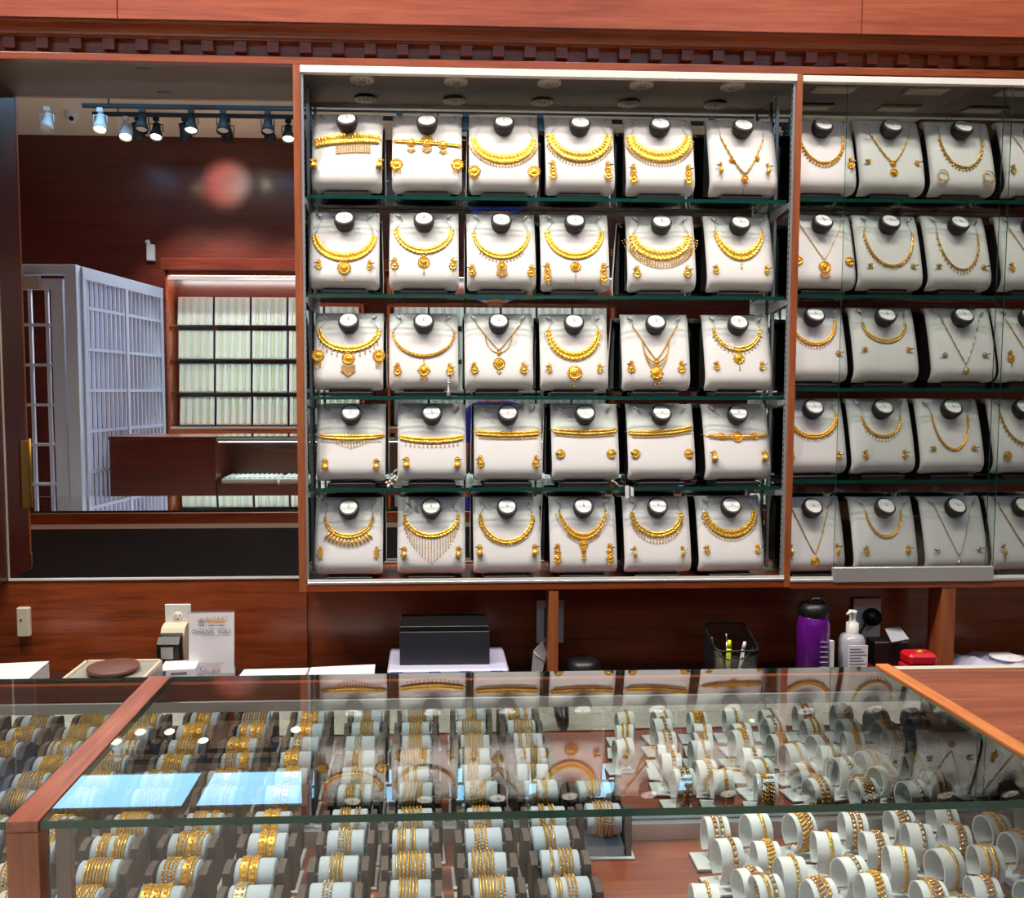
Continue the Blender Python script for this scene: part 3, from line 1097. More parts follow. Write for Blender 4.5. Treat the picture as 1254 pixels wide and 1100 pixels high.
RSET = {
    1: [(U('gold coin fringe necklace', .66, .16, .54, (.004, .006), sc=.0, f=(22, .008, .010, 1, -.95, .95), fr=.0032), 'drop', .84, .56),
        (Vn('pale gold link necklace with twin disc pendant', .62, .12, .52, .0020, beads=12, br=.0042, p=1.5, med=[(0, .54, .011, 8), (0, .66, .013, 12)]), 'tiny', .76, .52),
        (U('linked pale gold necklace with coin edge', .66, .15, .58, (.005, .006), sc=.1, f=(20, .006, .007, 1, -.95, .95), fr=.003), 'hoop', .72, .70),
        (Vn('fine gold chain behind the sliding door', .7, .1, .6, .0014, beads=20, br=.002), 'small', .8, .6)],
    2: [(Vn('fine chain with sun pendant', .62, .12, .58, .0014, p=1.1, med=[(0, .68, .019, 16)], drops=[(0, .76, .016, 7, 2)]), 'stud', .80, .60),
        (U('even gold bead necklace', .76, .2, .66, (.006, .008), sc=.2, f=(28, .006, .006, 1, -.95, .95)), 'tiny', .66, .66),
        (U('pale necklace of spaced gold drops', .66, .2, .70, (.003, .004), sc=0, f=(20, .010, .012, 2, -.95, .95), fr=.0024), 'tiny', .72, .66),
        (Vn('slim gold chain of oval links', .7, .1, .62, .0016, beads=24, br=.002), 'small', .74, .66)],
    3: [(U('gold link necklace with spiked edge', .70, .14, .48, (.008, .010), sc=.2, f=(26, .008, .010, 1, -.95, .95)), 'tiny', .7, .6),
        (U('flat polished gold band necklace', .68, .18, .44, (.011, .015), sc=0, h=.003), 'tiny', .68, .55),
        (Vn('silver and gold bead necklace with small pendant', .62, .1, .74, .0014, beads=13, br=.0036, m='silver_gold', med=[(0, .84, .012, 10)]), 'tiny', .62, .62),
        (Vn('long fine gold chain with cross links', .72, .1, .7, .0016, beads=16, br=.0022), 'drop', .7, .66)],
    4: [(U('smooth gold collar with bead edge', .76, .2, .50, (.010, .014), sc=0, f=(28, .006, .007, 1, -.95, .95)), 'small', .72, .76),
        (U('short gold necklace with small tassels', .62, .22, .50, (.006, .008), sc=.2, f=(16, .008, .012, 1, -.8, .8)), 'small', .62, .74),
        (U('long gold mesh necklace', .58, .2, .68, (.005, .008), sc=.1), 'tiny', .64, .66),
        (U('gold leaf edged necklace', .7, .14, .6, (.006, .008), sc=.3, f=(20, .008, .01, 1, -.9, .9)), 'stud', .66, .76)],
    5: [(Vn('gold chain with engraved ring pendant', .62, .12, .76, .0016, beads=6, br=.0034, med=[(0, .86, .015, 10)]), 'slim', .74, .74),
        (U('short beaded gold crescent', .56, .2, .54, (.005, .010), sc=.1), 'small', .66, .72),
        (Vn('two-tone chain with dark drop pendant', .62, .12, .80, .0014, beads=14, br=.0026, m='silver_gold', med=[(0, .90, .010, 8)]), 'tiny', .68, .72),
        (Vn('warm gold chain with leaf links', .68, .14, .7, .0018, beads=14, br=.003), 'slim', .7, .76)],
}
RCX = {1: [1.368, 1.614, 1.868, 2.135], 2: [1.377, 1.617, 1.870, 2.14], 3: [1.357, 1.613, 1.895, 2.14], 4: [1.361, 1.615, 1.866, 2.135], 5: [1.370, 1.635, 1.897, 2.15]}
RRZ = {1: SHR[0], 2: SHR[1], 3: SHR[2], 4: SHR[3], 5: .9065}
RM = ['gold_pale', 'gold_bright', 'gold_warm', 'gold_pale']
for r in range(1, 6):
    for c in range(4):
        spec, ek, ea, eb = RSET[r][c]
        eb += shift_spec(spec, {1: .07, 2: .04, 3: .02, 4: .0, 5: -.02}[r])
        spec.setdefault('m', 'gold_warm' if c == 0 else RM[(r + c) % 4])
        loc = Vector((RCX[r][c], BY + .012 + random.uniform(-.003, .003), RRZ[r] + .0005))
        rz = .06 + random.uniform(-.03, .03)
        nth = ORD[c + 1] + ' past the cabinet partition'
        make_bust(loc, rz, 'white necklace bust on the ' + ROWN[r] + ', ' + nth)
        make_necklace(loc, rz, spec, 'on ' + ROWN[r] + ', ' + nth, 'necklaces in the glass door cabinet')
        for s in (-1, 1):
            side = 'partition-side' if s < 0 else 'far-side'
            make_earring(loc, rz, ek, s * ea, eb, spec['m'], E_WORD[ek] + ' on ' + side + ' of ' + ORD[c + 1] + ' bust past partition, ' + ROWN[r], 'earrings on the busts')

# ------------------------------------------------------------------ front display counter
YF, YK, ZT = 1.185, 1.796, .97       # front edge, back edge, top of the glass
ZD = .60                             # display deck
DV0, DV1 = -.594, -.549              # wooden divider strip
GX1 = .975


def counter_unit(label, x0, x1, gx0, gx1, ndoor):
    t = thing('display_counter', label, 'display counter', (0, 0, 0))
    MB().pane(gx0, gx1, YF, YK, ZT - .0115, ZT, 'z').build('top_glass', ['counter_glass', 'glass_edge'], t)
    MB().pane(gx0 + .004, gx1 - .004, YF + .012, YF + .018, ZD, ZT - .0125, 'y').build('front_glass', ['pane_glass', 'glass_edge'], t)
    part_box('deck', t, 'deck_wood', x0, x1, YF + .03, 1.79, ZD - .025, ZD, bev=.001)
    part_box('front_panel', t, 'mahogany', x0, x1, YF + .004, YF + .028, .08, ZD, bev=.002)
    part_box('body', t, 'dark_wood', x0, x1, YF + .03, YK - .01, .0, ZD - .026)
    part_box('back_rail', t, 'mahogany', x0, x1, 1.783, YK, .921, ZT - .012, bev=.001)
    part_box('upper_track', t, 'aluminium', x0, x1, 1.779, YK - .001, .8975, .9205, bev=.001)
    part_box('lower_track', t, 'aluminium', x0, x1, 1.772, 1.789, ZD + .0005, ZD + .038, bev=.001)
    part_box('back_trim', t, 'mahogany', x0, x1, YK, YK + .006, .902, ZT - .012, bev=.001)
    part_box('back_track', t, 'white_metal', x0, x1, YK - .001, YK + .004, .8775, .9015, bev=.001)
    n = (x1 - x0) / ndoor
    for k in range(ndoor):
        y = 1.7865 + .0045 * (k % 2)
        d = part_box('mirror_door', t, 'mirror_case', x0 + k * n - (.01 if k else 0), x0 + (k + 1) * n, y, y + .002, ZD + .01, .91)
        part_box('door_back', d, 'slate_board', x0 + k * n - (.01 if k else 0), x0 + (k + 1) * n, y + .002, y + .004, ZD - .02, .91)
    return t


cm = counter_unit('glass display counter full of bangles and bracelets', DV0, 1.42, DV1 + .002, GX1, 2)
cl = counter_unit('glass display counter section beyond the wooden divider', -2.75, DV0 - .0005, -2.74, DV0 - .002, 3)
dv = part_box('divider_strip', cm, 'mahogany_depth', DV0, DV1, YF - .004, YK, ZT - .014, ZT + .002, bev=.001)
part_box('post', cm, 'mahogany_upright', DV0, DV1, YF - .003, YF + .03, .0, ZT - .0145, bev=.001)
part_box('post_reflection', cm, 'mahogany_red', DV1 + .012, DV1 + .034, YF + .02, YF + .034, ZD, ZT - .014, bev=.001)  # solid strip standing in for the post's reflection in the glass
part_box('glass_bead', cm, 'light_trim', DV1 + .02, GX1, YF + .0195, YF + .022, ZT - .018, ZT - .0125)

rg = thing('service_counter', 'mahogany topped service counter adjoining the glass counter', 'counter', (0, 0, 0))
part_box('worktop', rg, 'deck_wood', 1.016, 2.4, YF, YK - .02, ZT - .022, ZT - .002, bev=.001)
part_box('edge_band', rg, 'edge_wood', GX1 + .002, 1.006, YF - .002, YK + .004, ZT - .014, ZT + .006, bev=.0015)
part_box('inner_band', rg, 'mahogany_depth', 1.006, 1.016, YF - .002, YK + .002, ZT - .016, ZT + .001, bev=.001)
part_box('back_edge', rg, 'light_trim', 1.016, 2.4, YK - .02, YK, ZT - .02, ZT + .001, bev=.001)
part_box('end_panel', rg, 'mahogany', 1.43, 1.46, YF + .02, YK - .02, 0, ZT - .022)
part_box('front_panel', rg, 'mahogany', 1.43, 2.4, YF + .02, YF + .04, 0, ZT - .022)

# ------------------------------------------------------------------ bangle stands
RCZ = .072           # height of the roll's centre over the deck
RR = .030
st_base = MB().box(-.062, .062, -.036, .040, 0, .006, bev=.0015).mesh('base', 'velvet_white')
st_in = MB().box(-.042, .042, -.028, .036, .006, .026, bev=.002).mesh('inner_block', 'velvet_grey')


def side_mesh(s):
    prof = [(-.030, .006)] + [(-.030 + .004 * (1 - math.cos(a * PI / 8)), .06 + .035 * math.sin(a * PI / 8)) for a in range(1, 4)] + [(-.012, .098), (.012, .098), (.036, .075), (.040, .006)]
    x0, x1 = (.043, .056) if s > 0 else (-.056, -.043)
    return MB().extrude(prof, x0, x1, 0).mesh('side_plate', 'velvet_taupe')


st_side = {s: side_mesh(s) for s in (-1, 1)}
st_roll = MB().lathe([(0, -.036), (RR - .002, -.036), (RR, -.034), (RR, .034), (RR - .002, .036), (0, .036)], 26, o=(0, 0, RCZ), ax=(1, 0, 0)).mesh('roll', 'velvet_grey')
st_pin = {s: MB().cyl((s * .035, 0, RCZ), (s * .0445, 0, RCZ), .002, n=8).mesh('roll_pin', 'white_plastic') for s in (-1, 1)}


def bangle_mesh(kind, mat):
    mb = MB()
    R = RR + .0022
    n = 40
    if kind == 'plain':
        pts = [(0, R * math.sin(2 * PI * k / n), R * math.cos(2 * PI * k / n)) for k in range(n)]
        mb.tube(pts, .0022, 7, closed=True)
        return mb.mesh('bangle', mat), .0052
    if kind == 'twist':
        for ph in (0, PI):
            pts = []
            for k in range(80):
                a = 2 * PI * k / 80
                pts.append((.0017 * math.cos(a * 14 + ph), (R + .0005 + .0014 * math.sin(a * 14 + ph)) * math.sin(a), (R + .0005 + .0014 * math.sin(a * 14 + ph)) * math.cos(a)))
            mb.tube(pts, .0014, 5, closed=True)
        return mb.mesh('bangle', mat), .0068
    if kind == 'bead':
        pts = [(0, R * math.sin(2 * PI * k / n), R * math.cos(2 * PI * k / n)) for k in range(n)]
        mb.tube(pts, .0012, 5, closed=True)
        for k in range(34):
            a = 2 * PI * k / 34
            mb.ball((0, (R + .0003) * math.sin(a), (R + .0003) * math.cos(a)), .0026)
        return mb.mesh('bangle', mat), .0062
    # broad cuff with raised pattern
    hw = {'broad': .0075, 'lace': .0105}[kind]
    prof = [(R - .0014, -hw), (R + .0016, -hw), (R + .0022, -hw * .8), (R + .0008, -hw * .6), (R + .0016, 0), (R + .0008, hw * .6), (R + .0022, hw * .8), (R + .0016, hw), (R - .0014, hw)]
    mb.lathe(prof, 44, ax=(1, 0, 0))
    for k in range(22):
        a = 2 * PI * k / 22
        for x in ((0,) if kind == 'broad' else (-hw * .45, hw * .45)):
            mb.ball((x, (R + .0012) * math.sin(a), (R + .0012) * math.cos(a)), .0027)
    return mb.mesh('bangle', mat), hw * 2 + .0012


BK = []
for kd, mt, word in (('plain', 'gold_bright', 'plain yellow gold bangle'), ('twist', 'gold_rich', 'twisted gold bangle'), ('bead', 'gold_warm', 'beaded gold bangle'), ('broad', 'gold_rich', 'broad embossed gold bangle'),
                     ('lace', 'silver_gold', 'broad silver and gold lattice bangle'), ('bead', 'silver_gold', 'silver and gold beaded bangle'), ('twist', 'gold_pale', 'pale twisted gold bangle'), ('bead', 'gold_rose', 'rose gold beaded bangle'), ('plain', 'gold_pale', 'thin pale gold bangle')):
    me, wd = bangle_mesh(kd, mt)
    BK.append((me, wd, word))
COLS = [-1.196, -1.051, -.906, -.761, -.616, -.470, -.321, -.173, -.036, .106, .242]
ROWD = [1.728, 1.642, 1.552, 1.462, 1.372, 1.284]
# what each column mostly carries: indices into BK
MIX = {0: (0, 1, 3), 1: (0, 2, 1), 2: (0, 1, 6), 3: (0, 3, 2), 4: (1, 3, 0), 5: (3, 1, 2), 6: (4, 4, 3), 7: (5, 6, 8), 8: (6, 8, 1), 9: (2, 6, 8), 10: (6, 8, 2)}
rnd = random.Random(21)
N_BANGLE = 0
REST = MB()


def bangle_stand(x, y, ci, ri, fill):
    global N_BANGLE
    if ci <= 10:
        side = 'past' if x < -.57 else 'inside'
        k = 5 - ci if x < -.57 else ci - 4
        wh = ORD[max(1, k)] + ' column ' + ('beyond' if x < -.57 else 'from') + ' divider, ' + ORD[ri + 1] + ' row from mirror doors'
    else:
        wh = 'lone stand beside the bare deck'
    t = thing('bangle_stand', 'grey bangle roll stand, ' + wh, 'bangle stand', (x, y, ZD + .0004), rnd.uniform(-.05, .05), 'bangle stands in the counter')
    link('base', st_base, t)
    link('inner_block', st_in, t)
    for s in (-1, 1):
        link('side_plate', st_side[s], t)
    ro = link('roll', st_roll, t)
    for s in (-1, 1):
        link('roll_pin', st_pin[s], ro)
    mix = MIX.get(ci, (7, 8, 6))
    xx = -.034
    lim = rnd.uniform(.008, .034) if fill else .034
    xx += rnd.uniform(0, .02)
    bi = mix[rnd.randrange(3)]
    while True:
        if rnd.random() < .3:
            bi = mix[rnd.randrange(3)]
        me, wd, word = BK[bi]
        if xx + wd > lim:
            break
        mw = Matrix.LocRotScale(t.location, t.rotation_euler, None) @ Matrix.Translation((xx + wd / 2, 0, RCZ)) @ Matrix.Rotation(rnd.uniform(0, 6.28), 4, 'X')
        xx += wd + rnd.uniform(0, .0012)
        if rnd.random() < .08:
            xx += .008
        if N_BANGLE >= 290:
            REST.add([mw @ v.co for v in me.vertices], [tuple(p.vertices) for p in me.polygons], 0, True)
            continue
        b = link('bangle', me)
        b.matrix_world = mw
        tag(b, word + ', ' + wh, 'bangle', 'bangles on ' + wh)
        N_BANGLE += 1


bangle_stand(.362, 1.733, 11, 0, True)
for ri, y in enumerate(ROWD):
    for ci, x in enumerate(COLS):
        if ci == 0 and ri < 2:
            continue
        bangle_stand(x + rnd.uniform(-.006, .006), y + rnd.uniform(-.004, .004), ci, ri, ci > 5)
rest = REST.build('bangle_row', 'gold_pale')
rest['kind'] = 'stuff'
tag(rest, 'further gold bangles on the rolls along the front glass', 'bangles')

# ------------------------------------------------------------------ bracelet stands
CW, CRX, CRZ = .023, .030, .038
pc = [(CRX * math.sin(a), CRZ * math.cos(a)) for a in [(-150 + 300 * k / 36) * PI / 180 for k in range(37)]]


def cuff():
    mb = MB()
    vs, fs = [], []
    th = .0028
    for y, z in pc:
        L = math.hypot(y / CRX ** 2, z / CRZ ** 2)
        ny, nz = (y / CRX ** 2) / L, (z / CRZ ** 2) / L
        for x, d in ((-CW, 0), (CW, 0), (CW, -th), (-CW, -th)):
            vs.append((x, y + ny * d, z + nz * d + .052))
    for k in range(len(pc) - 1):
        for j in range(4):
            fs.append((k * 4 + j, k * 4 + (j + 1) % 4, (k + 1) * 4 + (j + 1) % 4, (k + 1) * 4 + j))
    fs.append((3, 2, 1, 0))
    o = (len(pc) - 1) * 4
    fs.append((o, o + 1, o + 2, o + 3))
    return mb.add(vs, fs, 0, False).mesh('cuff', 'velvet_white')


br_cuff = cuff()
br_base = MB().box(-.045, .022, -.036, .028, .0035, .008, bev=.001).mesh('base', 'velvet_white')
br_foot = MB().box(-.0465, .0235, -.0375, .0295, 0, .0035).mesh('foot', 'velvet_taupe')
br_stem = MB().box(-.016, .016, -.006, .006, .007, .019).mesh('stem', 'velvet_white')


def bracelet_mesh(kind, mat):
    mb = MB()
    el = lambda a, d: ((CRX + d) * math.sin(a), (CRZ + d) * math.cos(a) + .052)
    if kind == 'link':
        for k in range(30):
            a = (-165 + 330 * (k + .5) / 30) * PI / 180
            y, z = el(a, .0018)
            mb.ball((.0006 * (1 if k % 2 else -1), y, z), .0042, .85, 1, 1)
    elif kind == 'rope':
        for ph in (0, PI):
            mb.tube([(.0018 * math.cos(k * .9 + ph), *el((-165 + 330 * k / 80) * PI / 180, .0022 + .0008 * math.sin(k * .9 + ph))) for k in range(81)], .0022, 5)
    elif kind == 'bar':
        for k in range(22):
            a0, a1 = (-165 + 330 * k / 22) * PI / 180, (-165 + 330 * (k + .82) / 22) * PI / 180
            mb.tube([(0, *el(a0, .002)), (0, *el(a1, .002))], .0046, 6)
    else:
        for j in (-1, 0, 1):
            for k in range(26):
                a = (-165 + 330 * (k + .5 + .25 * j) / 26) * PI / 180
                y, z = el(a, .0018)
                mb.ball((j * .0050, y, z), .0036)
    return mb.mesh('bracelet', mat)


BRK = [(bracelet_mesh('link', 'gold_bright'), 'gold bead link bracelet'), (bracelet_mesh('rope', 'gold_pale'), 'pale gold rope bracelet'), (bracelet_mesh('bar', 'silver_gold'), 'silver and gold bar bracelet'),
       (bracelet_mesh('wide', 'gold_rich'), 'wide gold rosette bracelet'), (bracelet_mesh('bar', 'gold_rose'), 'rose gold bar bracelet'), (bracelet_mesh('wide', 'gold_rose'), 'wide rose gold bracelet'), (bracelet_mesh('rope', 'gold_bright'), 'bright gold rope bracelet')]
CUFFS = [(.585, 1.678), (.580, 1.592), (.593, 1.510), (.674, 1.688), (.661, 1.603), (.675, 1.520), (.772, 1.700), (.790, 1.620), (.800, 1.540), (.891, 1.708), (.895, 1.628), (.996, 1.715), (.985, 1.632), (.900, 1.548), (.992, 1.550),
         (1.077, 1.650), (1.085, 1.568), (1.182, 1.690), (1.177, 1.605), (1.100, 1.732), (1.30, 1.64), (1.29, 1.72)]
for yy in (1.455, 1.375, 1.295):
    for k in range(9):
        CUFFS.append((.50 + .101 * k + (1.455 - yy) * .25 + rnd.uniform(-.008, .008), yy + rnd.uniform(-.008, .008)))
for i, (x, y) in enumerate(CUFFS):
    row = 1 + int((1.745 - y) / .082)
    col = 1 + int((x - .48) / .101)
    wh = ORD[min(12, max(1, col))] + ' column from the bare deck, ' + ORD[min(12, row)] + ' row from mirror doors'
    t = thing('bracelet_stand', 'white cuff bracelet stand, ' + wh, 'bracelet stand', (x, y, ZD + .0004), rnd.uniform(-.25, .2), 'bracelet stands in the counter')
    t.scale = (1, 1, rnd.choice((.92, 1.0, 1.08)))
    link('foot', br_foot, t)
    link('base', br_base, t)
    link('stem', br_stem, t)
    link('cuff', br_cuff, t)
    nb = 1 if rnd.random() < .65 else 2
    for j in range(nb):
        me, word = BRK[rnd.randrange(len(BRK))]
        b = link('bracelet', me)
        dx = .004 if nb == 1 else (-.006 + .013 * j)
        b.location = t.location + Matrix.Rotation(t.rotation_euler.z, 3, 'Z') @ Vector((dx, 0, 0))
        b.rotation_euler = t.rotation_euler
        b.scale = t.scale
        tag(b, word + ', ' + wh, 'bracelet', 'bracelets on cuff stands')


# ------------------------------------------------------------------ things on the back counter and the wall behind it
ZB = .5652


def text(parent, body, size, mat, loc, rot=(PI / 2, 0, 0), name='lettering'):
    cu = bpy.data.curves.new(name, 'FONT')
    cu.body = body
    cu.size = size
    cu.align_x = 'CENTER'
    cu.extrude = .0002
    cu.materials.append(M[mat])
    tmp = bpy.data.objects.new(name, cu)
    C.objects.link(tmp)
    dg = bpy.context.evaluated_depsgraph_get()
    me = bpy.data.meshes.new_from_object(tmp.evaluated_get(dg))
    bpy.data.objects.remove(tmp)
    if not me.materials:
        me.materials.append(M[mat])
    o = link(name, me, parent)
    o.location = loc
    o.rotation_euler = rot
    return o


def outlet(label, x0, x1, z0, z1, upper=True, lower=True, kind='outlet'):
    cx, cz = (x0 + x1) / 2, (z0 + z1) / 2
    t = thing('wall_outlet', label, 'outlet', (cx, DW, z0))
    part_box('plate', t, 'white_plastic', x0 - cx, x1 - cx, -.005, 0, 0, z1 - z0, bev=.002)
    for k, on in ((.31, lower), (.70, upper)):
        if not on:
            continue
        z = (z1 - z0) * k
        s = MB().lathe([(0, .0022), (.0175, .0022), (.0185, 0)][::-1], 20, o=(0, -.005, z), ax=(0, -1, 0)).build('socket', 'white_plastic', t)
        mb = MB()
        for dx in (-.007, .007):
            mb.box(dx - .0013, dx + .0013, -.0079, -.006, z + .001, z + .010)
        mb.box(-.0025, .0025, -.0079, -.006, z - .011, z - .006)
        mb.build('slot', 'black_plastic', s)
    return t


s = thing('wall_sensor', 'small cream plastic sensor on the wall under the mirror', 'sensor', (-1.4546, DW - .001, .697))
part_box('housing', s, 'cream_plastic', -.0225, .0225, -.022, 0, 0, .106, bev=.004)
MB().cyl((-.006, -.0225, .062), (-.006, -.0235, .062), .004, n=10).build('button', 'black_plastic', s)

outlet('white wall outlet behind the black power adapter', -.960, -.867, .654, .806, True, False)
t = thing('power_adapter', 'cream and black power adapter plugged in under the mirror', 'power adapter', (-.915, 2.99, .602))
pr = [(.094, .0), (.03, .0), (.03, .105), (.045, .130), (.07, .139), (.094, .139)]
MB().extrude(list(reversed(pr)), -.043, .040).build('cream_block', 'cream_plastic', t)
blk = MB().extrude(list(reversed([(.034, 0), (-.02, 0), (-.02, .09), (.0, .112), (.034, .116)])), -.040, .036).build('black_block', 'black_plastic', t)
part_box('rating_label', blk, 'scale_grey', -.026, .016, -.0208, -.02, .038, .080)
t = thing('carton', 'small white carton with blue print under the adapter', 'carton', (-.860, 2.915, ZB), .12)
part_box('body', t, 'paper', -.058, .058, -.05, .05, 0, .072, bev=.001)
part_box('blue_patch', t, 'blue_print', -.054, -.038, -.0508, -.05, .045, .068)
part_box('print_line', t, 'grey_ink', -.022, .03, -.0506, -.05, .054, .062)
part_box('cord_stub', t, 'brass', -.075, -.068, -.03, -.02, .04, .072)

# thank-you card in a clear frame
t = thing('sign_card', 'white thank you card in a clear frame beside the outlet', 'sign', (-.762, 2.945, ZB), 0)
t.rotation_euler = (-.10, 0, .03)
part_box('card', t, 'paper', -.0775, .0775, -.001, .001, .004, .243)
MB().pane(-.081, .081, -.004, -.002, 0, .247, 'y').build('clear_cover', ['film_clear', 'clear_plastic'], t)
MB().extrude([(-.004, 0), (.045, 0), (.045, .003), (.004, .003), (.004, .05), (.001, .05)], -.081, .081).build('easel_foot', 'clear_plastic', t)
yy = -.0046
text(t, 'BHARAT', .020, 'orange_ink', (.018, yy, .212), name='shop_name')
part_box('name_rule', t, 'orange_ink', -.012, .048, yy - .0003, yy, .2035, .207)
mb = MB()
mb.tube([(-.034 + .011 * math.cos(2 * PI * k / 18), yy, .213 + .008 * math.sin(2 * PI * k / 18)) for k in range(18)], .0008, 4, closed=True)
mb.tube([(-.034 + .004 * math.cos(2 * PI * k / 10), yy, .213 + .004 * math.sin(2 * PI * k / 10)) for k in range(10)], .0008, 4, closed=True)
mb.build('emblem', 'grey_ink', t)
for x in (-.034, .0, .034):
    part_box('tagline', t, 'grey_ink', x - .009, x + .009, yy - .0003, yy, .1945, .1965)
text(t, 'THANK YOU', .0225, 'grey_ink', (.0, yy, .168), name='thank_you')
part_box('fine_print', t, 'grey_ink', -.03, .03, yy - .0002, yy, .1605, .1615)
part_box('fine_print', t, 'grey_ink', -.052, .046, yy - .0002, yy, .066, .067)
part_box('fine_print', t, 'grey_ink', -.04, .034, yy - .0002, yy, .061, .062)
for ch, x, mt in (('G', -.030, 'g_blue'), ('o', -.0155, 'g_red'), ('o', -.0035, 'g_yellow'), ('g', .0085, 'g_blue'), ('l', .0175, 'g_green'), ('e', .0255, 'g_red')):
    text(t, ch, .026, mt, (x, yy, .038), name='letter')
for k in range(5):
    x = -.029 + k * .0135
    vs = [(x + (.0048 if j % 2 == 0 else .002) * math.sin(j * PI / 5), yy, .024 + (.0048 if j % 2 == 0 else .002) * math.cos(j * PI / 5)) for j in range(10)]
    MB().add(vs, [tuple(reversed(range(10)))]).build('star', 'g_yellow', t)

# jewellery scale, papers
t = thing('jewellery_scale', 'flat grey weighing scale with a round brown pan', 'scale', (-1.012, 2.73, ZB))
part_box('body', t, 'scale_grey', -.128, .122, -.10, .10, 0, .112, bev=.006)
mb = MB()
for a in ((-.128, .122, .092, .104), (-.128, .122, -.104, -.092)):
    mb.box(a[0], a[1], a[2], a[3], .108, .119)
for a in ((-.132, -.122), (.112, .122)):
    mb.box(a[0], a[1], -.104, .104, .108, .119)
mb.build('raised_rim', 'cream_plastic', t)
MB().lathe([(0, .112), (.06, .112), (.078, .122), (.081, .128), (.079, .133), (.074, .134), (0, .136)], 30, o=(-.002, -.005, 0)).build('pan', 'brown_dish', t)
for x, y, a, lbl in ((-1.40, 2.80, .05, 'white papers stacked beside the weighing scale'), (-.53, 2.78, -.03, 'loose white sheets on the back counter beside the sign card'), (-.30, 2.80, .04, 'white sheet lying next to the plastic food box')):
    t = thing('paper_stack', lbl, 'paper', (x, y, ZB), a)
    h = .094 if x < -1 else .068
    part_box('lower_sheets', t, 'paper', -.11, .11, -.1, .1, 0, h - .006)
    MB().add([(-.108, -.1, h - .005), (.111, -.098, h - .004), (.112, .1, h), (-.107, .099, h - .004)], [(0, 1, 2, 3), (3, 2, 1, 0)]).build('top_sheet', 'paper', t)

# food box with a black carton on top
t = thing('food_box', 'clear plastic food box with a lilac clip lid', 'food box', (.057, 2.86, ZB))
part_box('tub', t, 'clear_plastic', -.185, .185, -.10, .12, 0, .082, bev=.02)
lid = part_box('lid', t, 'lilac_plastic', -.20, .20, -.115, .135, .082, .098, bev=.006)
mb = MB()
for x in (-.17, -.045, .055, .16):
    mb.box(x - .02, x + .02, -.1175, -.115, .086, .093)
mb.build('seal', 'lilac_seal', lid)
part_box('clip', lid, 'lilac_plastic', -.14, .14, -.122, -.113, .052, .084, bev=.003)
t = thing('black_carton', 'matte black carton resting on the food box', 'carton', (.047, 2.87, ZB + .0985), -.01)
part_box('box', t, 'charcoal_card', -.150, .150, -.075, .09, 0, .112, bev=.0015)
part_box('lid_panel', t, 'black_plastic', -.150, .146, -.070, .09, .113, .129, bev=.001)

sw = thing('switch_plate', 'white switch plate half hidden by the slim post', 'switch', (.440, DW, .646))
part_box('plate', sw, 'white_plastic', -.05, .051, -.005, 0, 0, .161, bev=.002)
part_box('rocker', sw, 'black_plastic', -.022, .022, -.010, -.005, .02, .135, bev=.003)
t = thing('plastic_sleeve', 'crumpled clear plastic sleeve leaning by the slim post', 'sleeve', (.385, 2.95, ZB))
MB().add([(-.03, 0, 0), (.006, .0, 0), (.026, .01, .085), (.012, .012, .124), (-.022, .004, .09), (-.03, .012, 0), (.006, .012, 0), (.026, .02, .085), (.012, .02, .124), (-.022, .016, .09)],
         [(0, 1, 2, 3, 4), (9, 8, 7, 6, 5), (0, 5, 6, 1), (1, 6, 7, 2), (2, 7, 8, 3), (3, 8, 9, 4), (4, 9, 5, 0)]).build('sheet', 'clear_plastic', t)
MB().tube([(-.02, -.001, .09), (.020, .006, .048)], .0012, 5).build('fold_edge', 'tag_white', t)
t = thing('mouse_shell', 'low black domed case behind the counter', 'case', (.54, 2.95, ZB))
MB().lathe([(.062, 0), (.064, .02), (.060, .048), (.048, .064), (.0, .066)], 24).build('shell', 'black_plastic', t)
part_box('foot', t, 'black_plastic', -.05, .05, -.05, .05, 0, .004)

# mesh pen holder
t = thing('pen_holder', 'black wire mesh pen holder', 'pen holder', (1.052, 2.90, ZB))
HW = .076


def rrect(hw, r, z, n=5):
    out = []
    for cx, cy, a0 in ((hw - r, hw - r, 0), (-hw + r, hw - r, 90), (-hw + r, -hw + r, 180), (hw - r, -hw + r, 270)):
        for k in range(n):
            a = (a0 + 90 * k / (n - 1)) * PI / 180
            out.append((cx + r * math.cos(a), cy + r * math.sin(a), z))
    return out


def ring_pts(hw, r, n=44):
    c = rrect(hw, r, 0, 7)
    out = []
    for a, b in zip(c, c[1:] + c[:1]):
        d = math.hypot(b[0] - a[0], b[1] - a[1])
        m = max(1, int(d / .006))
        out += [(a[0] + (b[0] - a[0]) * q / m, a[1] + (b[1] - a[1]) * q / m) for q in range(m)]
    return out


